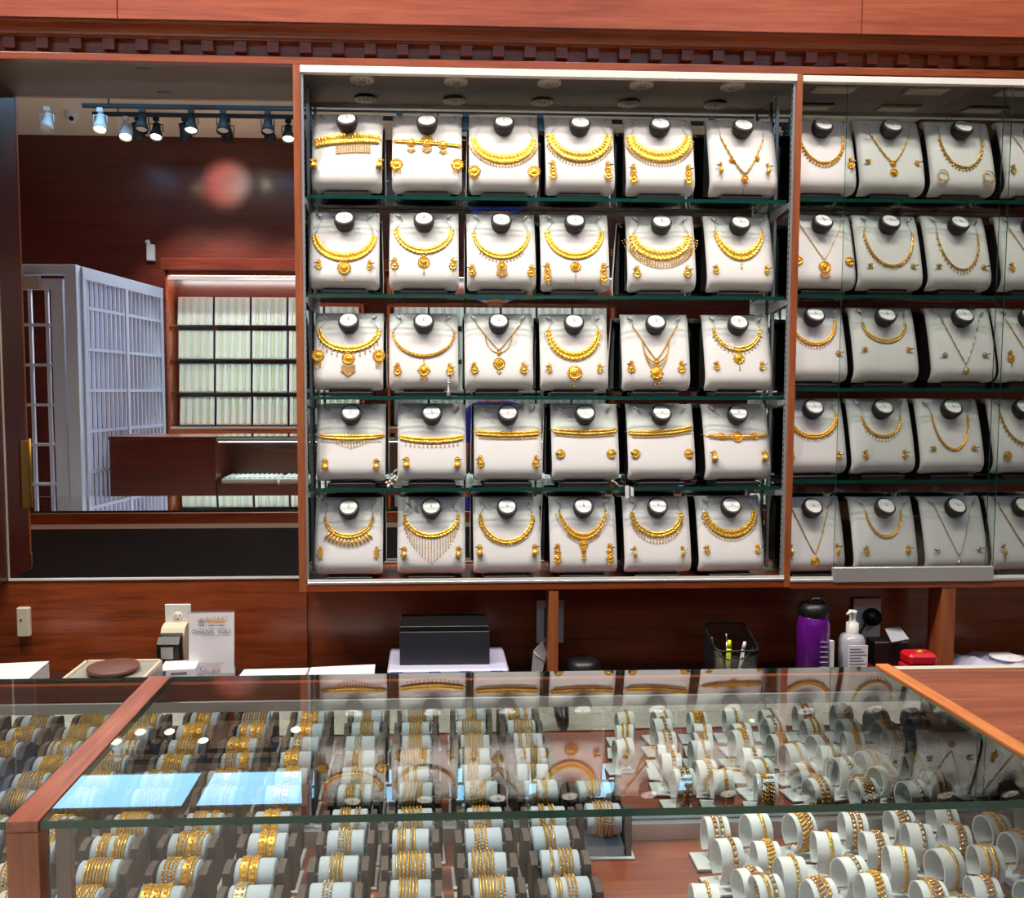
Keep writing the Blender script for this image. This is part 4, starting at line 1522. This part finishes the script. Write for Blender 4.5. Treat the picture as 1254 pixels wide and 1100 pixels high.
rimz = lambda y: .150 + .028 * (y / HW)
RP = ring_pts(HW, .025)
MB().tube([(x, y, rimz(y)) for x, y in RP], .0042, 6, closed=True).build('rim', 'black_plastic', t)
mb = MB()
for x, y in RP:
    mb.tube([(x, y, .004), (x, y, rimz(y))], .0010, 3, caps=False)
for k in range(22):
    z = .01 + k * .0062
    mb.tube([(x, y, z * rimz(y) / .150) for x, y in RP], .0009, 3, closed=True)
o = mb.build('wire_mesh', 'black_plastic', t)
o['kind'] = 'stuff'
part_box('floor_plate', t, 'black_plastic', -.07, .07, -.07, .07, 0, .004)
mb = MB().tube([(-.07, -.03, .12), (-.04, -.034, .085), (0, -.036, .075), (.04, -.034, .085), (.07, -.03, .12)], .003, 6)
mb.build('divider_wire', 'black_plastic', t)
for dx, dy, tx, L, rr_, mt, lbl in ((-.012, -.01, .02, .135, .0085, 'yellow_pen', 'yellow highlighter in the mesh pen holder'), (.026, -.012, .12, .130, .007, 'white_plastic', 'white pen leaning in the mesh pen holder'),
                                    (-.040, -.01, -.1, .10, .016, 'olive_pen', 'olive rolled paper in the mesh pen holder'), (.0, .02, -.05, .15, .004, 'steel', 'steel pen in the mesh pen holder'), (-.03, .02, -.18, .14, .003, 'steel', 'thin metal pick in the mesh pen holder')):
    p = thing('pen', lbl, 'pen', (1.052 + dx, 2.90 + dy, ZB + .006))
    MB().cyl((0, 0, 0), (tx * L, 0, L * .8), rr_, n=10).build('barrel', mt, p)
    MB().cyl((tx * L, 0, L * .8), (tx * L * 1.25, 0, L), rr_ * 1.05, rr_ * .7, n=10).build('cap', mt, p)

# purple water bottle, lotion bottle
t = thing('water_bottle', 'tall purple water bottle with black lid', 'bottle', (1.356, 2.92, ZB))
b = MB().lathe([(0, 0), (.050, 0), (.056, .006), (.056, .19), (.050, .215), (.046, .222), (0, .222)], 28).build('body', 'purple_plastic', t)
mb = MB()
for k in range(7):
    z = .03 + k * .018
    mb.box(.0, .03, -.0575, -.055, z, z + .0015)
mb.build('print_line', 'lilac_plastic', b)
MB().lathe([(.050, .220), (.052, .224), (.052, .248), (.040, .262), (.026, .268), (0, .269)], 26).build('lid', 'black_plastic', t)
MB().tube([(-.03, -.01, .262), (-.012, -.03, .285), (.016, -.03, .284), (.034, -.008, .262)], .006, 8).build('carry_loop', 'black_plastic', t)
MB().box(.038, .052, -.052, -.036, .02, .14).build('scale_strip', 'tag_white', t)
t = thing('lotion_bottle', 'clear lotion bottle with white pump and paper label', 'bottle', (1.487, 2.90, ZB))
MB().lathe([(0, 0), (.040, 0), (.044, .006), (.044, .135), (.036, .152), (.018, .160), (0, .160)], 26).build('body', 'clear_plastic', t)
part_box('label', t, 'paper', -.034, .034, -.0465, -.043, .02, .128)
pm = MB().lathe([(.021, .158), (.021, .196), (.012, .200), (.010, .215), (.014, .232), (.014, .240), (0, .242)], 18).build('pump', 'white_plastic', t)
MB().tube([(0, 0, .236), (-.012, -.012, .238), (-.032, -.02, .232)], [.007, .006, .004], 8).build('spout', 'white_plastic', pm)
mb = MB()
for k in range(9):
    mb.box(-.03, .03 - .01 * (k % 3), -.0472, -.0465, .03 + k * .0105, .033 + k * .0105)
mb.build('label_print', 'grey_ink', t)
outlet('white wall outlet behind the lotion bottle', 1.5846, 1.690, .6436, .801, False, True)
t = thing('black_plug', 'black plug with cord in the outlet behind the lotion bottle', 'plug', (1.648, DW - .006, .735))
MB().lathe([(.030, 0), (.034, .012), (.030, .03), (.0, .038)], 20, ax=(0, -1, 0)).build('body', 'black_plastic', t)
MB().tube([(-.02, -.02, -.01), (-.05, -.03, -.05), (-.058, -.03, -.10), (-.05, -.02, -.168)], .004, 6).build('cord', 'black_plastic', t)

# black gadget, folded sheet, red ring box
t = thing('black_gadget', 'small black desk gadget behind the red ring box', 'gadget', (1.635, 2.93, ZB))
part_box('body', t, 'black_plastic', -.062, .062, -.03, .04, .035, .125, bev=.004)
part_box('tray', t, 'red_box', -.070, .10, -.06, .05, 0, .034, bev=.002)
t = thing('folded_card', 'folded pale card lying on the black gadget', 'card', (1.662, 2.93, ZB + .126), .3)
MB().add([(-.05, -.03, 0), (.03, -.03, .004), (.05, .03, .030), (-.02, .03, .03), (-.05, -.03, .003), (.03, -.03, .007), (.05, .03, .033), (-.02, .03, .033)],
         [(3, 2, 1, 0), (4, 5, 6, 7), (0, 1, 5, 4), (1, 2, 6, 5), (2, 3, 7, 6), (3, 0, 4, 7)]).build('sheet', 'clear_plastic', t)
t = thing('ring_box', 'red jewellery ring box with a gold clasp', 'ring box', (1.687, 2.835, ZB))
part_box('base', t, 'red_box', -.052, .052, -.045, .03, 0, .07, bev=.006)
part_box('lid', t, 'red_box', -.050, .050, -.043, .03, .071, .112, bev=.010)
MB().ball((.004, -.01, .113), .018, 1, .7, .35).build('clasp', 'gold_rich', t)
# plastic bag and beige box on the far end
t = thing('plastic_bag', 'flat white plastic bag with papers on the back counter', 'bag', (2.06, 2.962, ZB))
vs, fs = [], []
for i in range(13):
    for j in range(9):
        x, y = -.17 + .34 * i / 12, -.12 + .24 * j / 8
        e = max(0, 1 - (x / .175) ** 4) * max(0, 1 - (y / .125) ** 4)
        vs.append((x, y, .003 + .045 * e * (.8 + .35 * math.sin(i * 1.7 + j * .8))))
for i in range(12):
    for j in range(8):
        fs.append((i * 9 + j, (i + 1) * 9 + j, (i + 1) * 9 + j + 1, i * 9 + j + 1))
MB().add(vs, fs, 0, True).build('film', 'lilac_plastic', t)
MB().lathe([(0, .046), (.05, .046), (.056, .044), (.056, .041), (0, .041)][::-1], 22, o=(.03, -.01, .006)).build('round_slip', 'paper', t)
t = thing('beige_box', 'beige cardboard box with slanted lid behind the service counter', 'box', (2.17, 2.73, ZB))
MB().extrude(list(reversed([(-.09, 0), (.1, 0), (.1, .14), (.02, .14), (-.09, .05)])), -.07, .09).build('body', 'cream_plastic', t)
MB().add([(-.074, -.095, .052), (.094, -.095, .052), (.094, .02, .146), (-.074, .02, .146), (-.074, -.095, .048), (.094, -.095, .048), (.094, .02, .142), (-.074, .02, .142)],
         [(0, 1, 2, 3), (7, 6, 5, 4), (0, 4, 5, 1), (1, 5, 6, 2), (2, 6, 7, 3), (3, 7, 4, 0)]).build('flap', 'cream_plastic', t)

# loose chain tag over the fourth shelf, jewels on shelves
t = thing('price_tag', 'white price tag hanging over the fourth shelf edge', 'tag', (.679, 2.928, SHZ[3]))
MB().tube([(-.042, .02, .028), (-.034, .012, .012), (-.02, .006, .002), (-.006, -.002, .003)], .0016, 5).build('chain', 'steel', t)
for k, (x, r) in enumerate(((-.044, .006), (-.030, .005), (-.012, .004))):
    MB().ball((x, .014 - k * .006, .018 - k * .007), r).build('link', 'steel', t)
mb = MB().add([(-.004, -.006, .006), (.010, -.006, .006), (.011, -.0065, -.038), (-.003, -.0065, -.038), (-.004, -.007, .006), (.010, -.007, .006), (.011, -.0075, -.038), (-.003, -.0075, -.038)],
              [(3, 2, 1, 0), (4, 5, 6, 7), (0, 1, 5, 4), (1, 2, 6, 5), (2, 3, 7, 6), (3, 0, 4, 7)])
mb.add([(.014, -.006, .004), (.026, -.006, -.002), (.027, -.0065, -.032), (.016, -.0065, -.030), (.014, -.007, .004), (.026, -.007, -.002), (.027, -.0075, -.032), (.016, -.0075, -.030)],
       [(3, 2, 1, 0), (4, 5, 6, 7), (0, 1, 5, 4), (1, 2, 6, 5), (2, 3, 7, 6), (3, 0, 4, 7)])
mb.build('tag_slip', 'tag_white', t)
t = thing('crystal_cluster', 'small crystal trinket on the fourth shelf beside the first bust', 'trinket', (-.136, 2.945, SHZ[3]))
for k in range(9):
    MB().ball((random.uniform(-.016, .016), random.uniform(-.006, .01), .005 + .004 * k), .0055).build('crystal', 'pearl', t)
t = thing('pearl_tassel', 'silver tassel pendant standing on the third shelf', 'pendant', (.062, 2.932, SHZ[2]))
MB().lathe([(0, .0), (.007, 0), (.004, .02), (.002, .035), (.004, .045), (.002, .055), (.003, .07), (0, .085)], 12).build('tassel', 'pearl', t)
for z in (.045, .072):
    MB().ball((0, 0, z), .0055).build('bead', 'steel', t)
d = MB().box(.866, .884, 2.930, 2.936, SHZ[3] + .0002, SHZ[3] + .005, bev=.001).build('blue_clip', 'blue_print')
tag(d, 'tiny blue clip lying on the fourth shelf edge', 'clip')
tg = MB().box(-.010, .010, -.0012, 0, -.011, .011, bev=.001).build('paper_tag', 'tag_white')
p = surf(-.22, .42, .008)
tg.location = (COLX[3][5] + p.x, BY + p.y, ROWZ[3] + p.z)
tg.rotation_euler = (-.2, .15, 0)
tag(tg, 'square white paper tag on the half collar necklace', 'tag')

# ------------------------------------------------------------------ the shop behind the camera (seen in the mirrors)
gate = thing('entry_gate', 'white steel entry gate with barred door', 'gate', (-3.615, -2.82, 0))
GT = 2.866
part_box('corner_post', gate, 'gate_white', -.10, .02, -.06, .06, 0, GT, bev=.004)
part_box('head_beam', gate, 'gate_white', -2.0, -.10, -.05, .05, GT - .10, GT, bev=.004)
part_box('closer_box', gate, 'scale_grey', -.62, -.33, .05, .11, GT - .26, GT - .12, bev=.004)
part_box('jamb', gate, 'gate_white', -2.0, -1.92, -.05, .05, 0, GT - .1, bev=.004)
dr = thing('gate_door', 'white barred door leaf in the entry gate', 'door')
del dr['category']
dr.parent = gate
mb = MB()
mb.box(-.25, -.13, -.03, .03, .02, GT - .14).box(-1.9, -.25, -.03, .03, GT - .25, GT - .14).box(-1.9, -1.8, -.03, .03, .02, GT - .25).box(-1.8, -.25, -.03, .03, .02, .2)
mb.build('stile', 'gate_white', dr)
for k in range(9):
    x = -.30 - k * .17
    part_box('bar', dr, 'gate_white', x - .016, x + .016, -.016, .016, .2, GT - .25)
for k in range(5):
    z = .62 + k * .41
    part_box('cross_bar', dr, 'gate_white', -1.8, -.25, -.018, .018, z - .014, z + .014)
grl = thing('gate_grille', 'white barred grille panel running back from the entry gate', 'grille', (-3.60, -2.88, 0))
ang = math.atan2(-(4.72 - 2.82) + .1, .266 - .02)
grl.rotation_euler = (0, 0, ang)
GL = 1.85
part_box('top_beam', grl, 'gate_white', 0, GL, -.03, .03, GT - .13, GT - .005, bev=.003)
for x in (.0, GL * .5 - .03, GL - .07):
    part_box('upright', grl, 'gate_white', x, x + .07, -.028, .028, 0, GT - .13, bev=.003)
for k in range(18):
    x = .12 + k * (GL - .24) / 17
    part_box('bar', grl, 'gate_white', x - .014, x + .014, -.014, .014, .04, GT - .13)
for k in range(6):
    z = .30 + k * .43
    part_box('cross_bar', grl, 'gate_white', .07, GL - .07, -.018, .018, z - .016, z + .016)

# wall cabinets of hanging chains on the far wall
chain_board = MB().box(-.235, .235, -.02, 0, 0, .40, bev=.004)
cb_mesh = chain_board.mesh('board', 'chain_board')
strip_mesh = MB().box(-.016, .016, .0, .010, .02, .385, bev=.003).mesh('chain_strip', 'chain_pale')
pad_mesh = MB().box(-.022, .022, .0, .014, .012, .392, bev=.005).mesh('pad_strip', 'chain_board')
FY = YB + .34
for ci, (cx0, ncol, lbl) in enumerate(((-3.49, 5, 'wall cabinet of pale chain boards beside the entry gate'), (-.55, 6, 'wall cabinet of pale chain boards facing the necklace busts'))):
    wdt = ncol * .5 + .06
    t = thing('chain_cabinet', lbl, 'cabinet', (cx0, YB, 1.05))
    part_box('mirror_back', t, 'mahogany_red', 0, wdt, 0, .02, 0, 2.10)
    for x in (-.03, wdt):
        part_box('side_panel', t, 'mahogany', x, x + .03, 0, .34, -.03, 2.14)
    part_box('bottom_board', t, 'mahogany', 0, wdt, 0, .34, -.03, .03)
    part_box('top_board', t, 'mahogany', -.03, wdt + .03, 0, .34, 2.08, 2.14)
    part_box('crown', t, 'mahogany_red', -.08, wdt + .08, 0, .40, 2.14, 2.30, bev=.01)
    part_box('light_strip', t, 'strip_glow', .02, wdt - .02, .29, .31, 2.045, 2.075)
    part_box('front_rail', t, 'white_metal', 0, wdt, .33, .345, 2.02, 2.07)
    part_box('lower_track', t, 'aluminium', 0, wdt, .32, .345, .03, .06)
    for k in range(1, 4):
        MB().pane(.01, wdt - .01, .02, .32, .05 + k * .453, .064 + k * .453, 'z').build('glass_shelf', ['shelf_glass', 'glass_edge_teal'], t)
    for rr_ in range(4):
        for cc in range(ncol):
            wh = ORD[4 - rr_] + ' row of cabinet ' + ('by gate' if ci == 0 else 'opposite busts') + ', column ' + str(cc + 1)
            bt = thing('chain_tray', 'pale display board of hanging chains, ' + wh, 'chain display', (cx0 + .28 + cc * .5, YB + .10, 1.05 + .068 + rr_ * .453), 0, 'chain boards in the far cabinets')
            bt.rotation_euler = (.12, 0, 0)
            link('board', cb_mesh, bt)
            for q in range(9):
                o = link('chain_strip' if q % 2 else 'pad_strip', strip_mesh if q % 2 else pad_mesh, bt)
                o.location = (-.205 + q * .0512, 0, 0)

# counter in front of them
t = thing('wooden_counter', 'plain mahogany counter end in front of the chain cabinet', 'counter', (-3.44, -3.12, 0))
part_box('body', t, 'mahogany_red', 0, 1.12, -.6, 0, 0, 1.06)
part_box('top', t, 'mahogany_red', -.005, 1.125, -.61, .015, 1.06, 1.098, bev=.004)
t = thing('ring_counter', 'lit glass counter of ring trays in front of the chain cabinets', 'display counter', (-2.31, -3.12, .04))
part_box('body', t, 'mahogany_red', 0, 5.2, -.6, -.01, 0, .53)
MB().pane(0, 5.2, -.6, 0, 1.046, 1.058, 'z').build('top_glass', ['counter_glass', 'glass_edge'], t)
MB().pane(0, 5.2, -.012, -.004, .53, 1.045, 'y').build('front_glass', ['pane_glass', 'glass_edge'], t)
part_box('light_rail', t, 'aluminium', 0, 5.2, -.05, -.014, 1.0, 1.04)
part_box('light_strip', t, 'strip_soft', .02, 5.18, -.05, -.03, .992, .999)
part_box('back_panel', t, 'smoke_brown', 0, 5.2, -.6, -.58, .53, 1.04)
tray_m = MB().box(-.30, .30, -.24, .24, 0, .06, bev=.004).mesh('tray', 'chain_board')
rid = MB()
for k in range(11):
    rid.tube([(-.27 + .054 * k, -.22, .062), (-.27 + .054 * k, .22, .062)], .017, 6)
rid_m = rid.mesh('ridge', 'velvet_white')
for k in range(8):
    q = thing('ring_tray', ORD[k + 1] + ' pale ridged ring tray from the plain counter end', 'tray', (-2.31 + .34 + k * .63, -3.12 - .29, .571), 0, 'ring trays in the far counter')
    link('tray', tray_m, q)
    link('ridge', rid_m, q)
sn = thing('wall_sensor', 'white motion sensor on the red wall above the gate grille', 'sensor', (-3.80, YB, 3.36))
part_box('housing', sn, 'white_plastic', -.055, .055, 0, .06, 0, .22, bev=.01)
MB().cyl((-.03, .03, .22), (-.04, .06, .27), .03, n=10).build('swivel', 'white_plastic', sn)
dc = thing('security_camera', 'white dome security camera on the ceiling', 'camera', (-4.42, -4.82, CEIL))
MB().lathe([(.09, 0), (.09, -.06), (.06, -.12), (.03, -.15), (0, -.155)], 20).build('housing', 'white_plastic', dc)
MB().lathe([(.03, 0), (.028, .02), (0, .03)], 14, o=(.02, .055, -.10), ax=(.2, .9, -.35)).build('lens', 'black_plastic', dc)

# ------------------------------------------------------------------ track lamps, ceiling panels
TRK = {1: (-4.22, 4.91), 2: (-4.52, 4.91), 3: (1.70, 4.91), 4: (2.02, 4.91)}
TWORD = {1: 'black lamp track on the ceiling facing the display wall', 2: 'black lamp track closer to the chain cabinets', 3: 'black lamp track above the glass counters', 4: 'black lamp track above the clerk aisle'}
for k, (y, z) in TRK.items():
    t = thing('lamp_track', TWORD[k], 'light track', (0, y, z))
    x0 = -4.05 if k < 3 else -3.0
    part_box('rail', t, 'lamp_black', x0, 4.2, -.022, .022, -.02, .025, bev=.003)
    for x in (x0 + .3, 0.1, 3.9):
        MB().cyl((x, 0, .02), (x, 0, CEIL - z), .008, n=8).build('drop_rod', 'lamp_black', t)


def lamp(x, trk, aim, white, lit, label, power, size=50, drop_=.20, col=(1, .93, .84)):
    y, z = TRK[trk]
    t = thing('track_lamp', label, 'track lamp', (x, y, z - .02), 0, 'ceiling track lamps')
    mat = 'lamp_white' if white else 'lamp_black'
    part_box('adapter', t, mat, -.035, .035, -.02, .02, -.05, .0, bev=.004)
    MB().cyl((0, 0, -.05), (0, 0, -.09), .012, n=8).build('stem', mat, t)
    d = (Vector(aim) - Vector((x, y, z - drop_))).normalized()
    side = d.cross(Vector((0, 0, 1))).normalized()
    c = Vector((0, 0, -drop_ + .02))
    MB().tube([c + side * .075, c + side * .075 + Vector((0, 0, .09)), Vector((0, 0, -.085)), c - side * .075 + Vector((0, 0, .09)), c - side * .075], .007, 6).build('yoke', mat, t)
    can = MB().lathe([(0, -.115), (.045, -.11), (.05, -.03), (.072, .035), (.076, .09), (.070, .09), (.064, .06)], 20, o=c, ax=d).build('shade', mat, t)
    MB().lathe([(0, .075), (.04, .072), (.064, .060)][::-1], 20, o=c, ax=d).build('bulb', 'bulb_glow' if lit else 'pearl', can)
    if power:
        L = bpy.data.lights.new('lamp_light', 'SPOT')
        L.energy = power
        L.color = col
        L.spot_size = math.radians(size)
        L.spot_blend = .6
        L.shadow_soft_size = .09
        lo = bpy.data.objects.new('lamp_light', L)
        C.objects.link(lo)
        lo.parent = t
        lo.location = c + d * .13
        lo.rotation_euler = d.to_track_quat('-Z', 'Y').to_euler()
    return t


FAR = [(-4.46, 1, 1, 0), (-3.85, 1, 1, 1), (-3.66, 2, 1, 1), (-3.37, 1, 0, 0), (-3.52, 2, 0, 1), (-3.30, 2, 0, 1), (-2.96, 2, 0, 1), (-2.80, 1, 0, 1), (-2.43, 1, 0, 0), (-2.45, 2, 0, 1), (-1.91, 1, 0, 0), (-1.95, 2, 0, 1), (-1.72, 2, 0, 1),
       (-.36, 1, 0, 0), (.43, 1, 0, 0), (1.32, 1, 0, 0), (2.56, 2, 0, 1), (2.72, 1, 0, 1), (3.4, 1, 0, 0)]
for i, (x, trk, wh, lit) in enumerate(FAR):
    far_wall = trk == 2
    aim = (x + .15, -3.3, 2.0) if far_wall else (x + .1, -3.0, 1.5)
    if i in (4, 6, 11):  # light added to these heads to brighten the chain boards
        aim = (x + .6, YB + .2, 1.9)
    if i == 9:
        aim = (-2.77, YB, 4.42)
    lbl = ('white' if wh else 'black') + (' lit' if lit else ' unlit') + ' track lamp, ' + ORD[i + 1 if i < 12 else i - 11] + (' along from the gate' if i < 12 else ' along past the chain cabinets')
    lamp(x, trk, aim, wh, lit, lbl, (420 if i == 9 else 320 if i in (4, 6, 11) else SPOT_FAR) if lit else 0, 30 if i == 9 else 75)
NEAR = [(-2.3, (-1.2, 3.0, .9)), (-1.5, (-.9, 2.95, .7)), (-1.0, (-.6, 1.5, .6)), (-.55, (-.2, 2.95, 1.8)), (-.1, (.05, 1.5, .6)), (.3, (.35, 2.95, 1.5)), (.75, (.8, 2.95, 1.9)), (1.2, (.8, 1.5, .6)), (1.55, (1.15, 2.95, 1.5)), (2.05, (1.7, 2.95, 1.7)), (2.6, (2.1, 2.95, 1.5)), (2.9, (1.3, 1.6, .8))]
for i, (x, aim) in enumerate(NEAR):
    lamp(x, 3 + i % 2, aim, 0, 1, 'black lit track lamp above the counters, ' + ORD[i + 1] + ' from the gate end', SPOT_DISPLAY * (3.0 if i < 2 else 1), 84)

for y0, y1 in ((-4.12, -3.22),):
    for i in range(5):
        x0 = -4.44 + i * 1.77
        row = 'between the lamp tracks' if y0 > -3 else 'near the far lamp tracks'
        t = thing('ceiling_light', 'cool white ceiling light panel ' + row + ', ' + ORD[i + 1] + ' from the gate', 'ceiling light', (x0, y0, CEIL - .03), 0, 'ceiling light panels')
        W_, D_ = 1.67, y1 - y0
        mb = MB()
        mb.box(0, W_, 0, .03, 0, .03).box(0, W_, D_ - .03, D_, 0, .03).box(0, .03, .03, D_ - .03, 0, .03).box(W_ - .03, W_, .03, D_ - .03, 0, .03)
        mb.build('frame', 'white_metal', t)
        part_box('diffuser', t, 'panel_glow', .03, W_ - .03, .03, D_ - .03, .012, .02)

# ------------------------------------------------------------------ a customer behind the camera, glimpsed in the mirrors
plain('skin', lin(176, 122, 94), 0.55)
plain('blue_shirt', lin(24, 52, 176), 0.7)
plain('dark_trousers', lin(34, 36, 44), 0.75)
plain('dark_hair', lin(22, 18, 16), 0.6)
plain('eye_white', lin(230, 228, 224), 0.3)


def make_person(loc, rz):
    vs, es, rad = [], [], []

    def v(p, r, link_to=None):
        vs.append(p)
        rad.append(r if isinstance(r, tuple) else (r, r))
        if link_to is not None:
            es.append((link_to, len(vs) - 1))
        return len(vs) - 1
    pel = v((0, 0, .96), (.165, .12))
    wst = v((0, .0, 1.10), (.150, .11), pel)
    ch = v((0, -.005, 1.30), (.175, .125), wst)
    up = v((0, -.01, 1.44), (.14, .10), ch)
    nk = v((0, .0, 1.52), .058, up)
    jw = v((0, .02, 1.59), (.066, .075), nk)
    hd = v((0, .015, 1.67), (.078, .095), jw)
    v((0, .005, 1.76), (.06, .075), hd)
    for s_ in (-1, 1):
        sh = v((s_ * .19, -.01, 1.43), .068, up)
        el = v((s_ * .245, -.03, 1.14), .046, sh)
        wr = v((s_ * .25, .06, .90), .030, el)
        pm = v((s_ * .25, .085, .84), (.036, .020), wr)
        for k, (dx, L) in enumerate(((-.024, .072), (-.008, .084), (.009, .080), (.024, .064))):
            a = v((s_ * .25 + dx, .098, .79), .0095, pm)
            b = v((s_ * .25 + dx, .100, .79 - L * .5), .0088, a)
            v((s_ * .25 + dx, .085, .79 - L), .0078, b)
        a = v((s_ * .25 - s_ * .034, .105, .85), .011, pm)
        v((s_ * .25 - s_ * .045, .118, .80), .009, a)
        hp = v((s_ * .095, 0, .90), .098, pel)
        kn = v((s_ * .11, .01, .50), .062, hp)
        an = v((s_ * .12, -.01, .09), .042, kn)
        bl = v((s_ * .125, .10, .04), (.045, .035), an)
        v((s_ * .13, .17, .03), (.038, .026), bl)
    me = bpy.data.meshes.new('body')
    me.from_pydata(vs, es, [])
    o = bpy.data.objects.new('body', me)
    C.objects.link(o)
    sk = o.modifiers.new('skin', 'SKIN')
    for i, r in enumerate(rad):
        me.skin_vertices[0].data[i].radius = r
        me.skin_vertices[0].data[i].use_root = i == 0
    sd = o.modifiers.new('smooth', 'SUBSURF')
    sd.levels = sd.render_levels = 2
    dg = bpy.context.evaluated_depsgraph_get()
    body = bpy.data.meshes.new_from_object(o.evaluated_get(dg))
    bpy.data.objects.remove(o)
    body.materials.clear()
    for m_ in ('skin', 'blue_shirt', 'dark_trousers', 'black_plastic'):
        body.materials.append(M[m_])
    for p in body.polygons:
        c = p.center
        p.use_smooth = True
        arm = abs(c.x) > .20 and c.z < 1.40
        if c.z < .09:
            p.material_index = 3
        elif arm:
            p.material_index = 1 if c.z > 1.18 else 0
        elif c.z < .93:
            p.material_index = 2
        elif c.z < 1.505:
            p.material_index = 1
        else:
            p.material_index = 0
    t = thing('person', 'person in a blue short sleeved shirt standing behind the customer side', 'person', loc, rz)
    link('body', body, t)
    hair = MB()
    hv, hf = [], []
    for i in range(9):
        for j in range(20):
            th, ph = i / 8 * PI * .58, 2 * PI * j / 20
            front = max(0, math.sin(ph)) * (1 if i > 4 else 0)
            hv.append((.086 * math.sin(th) * math.cos(ph), -.002 + (.104 - .02 * front) * math.sin(th) * math.sin(ph), 1.69 + .092 * math.cos(th) + .06 * front))
    for i in range(8):
        for j in range(20):
            hf.append((i * 20 + j, (i + 1) * 20 + j, (i + 1) * 20 + (j + 1) % 20, i * 20 + (j + 1) % 20))
    hair.add(hv, hf, 0, True).build('hair', 'dark_hair', t)
    for s_ in (-1, 1):
        e = MB().ball((s_ * .030, .096, 1.672), .011, 1.2, .7, .8).build('eye', 'eye_white', t)
        MB().ball((s_ * .030, .103, 1.672), .0055).build('iris', 'dark_hair', e)
        MB().ball((s_ * .084, .01, 1.655), .03, .35, .6, 1).build('ear', 'skin', t)
    MB().tube([(0, .102, 1.675), (0, .118, 1.64), (0, .104, 1.628)], [.009, .014, .011], 8).build('nose', 'skin', t)
    MB().tube([(-.022, .092, 1.597), (0, .101, 1.594), (.022, .092, 1.597)], [.004, .007, .004], 6).build('mouth', 'g_red', t)
    return t


make_person((.50, -.42, 0), .1)
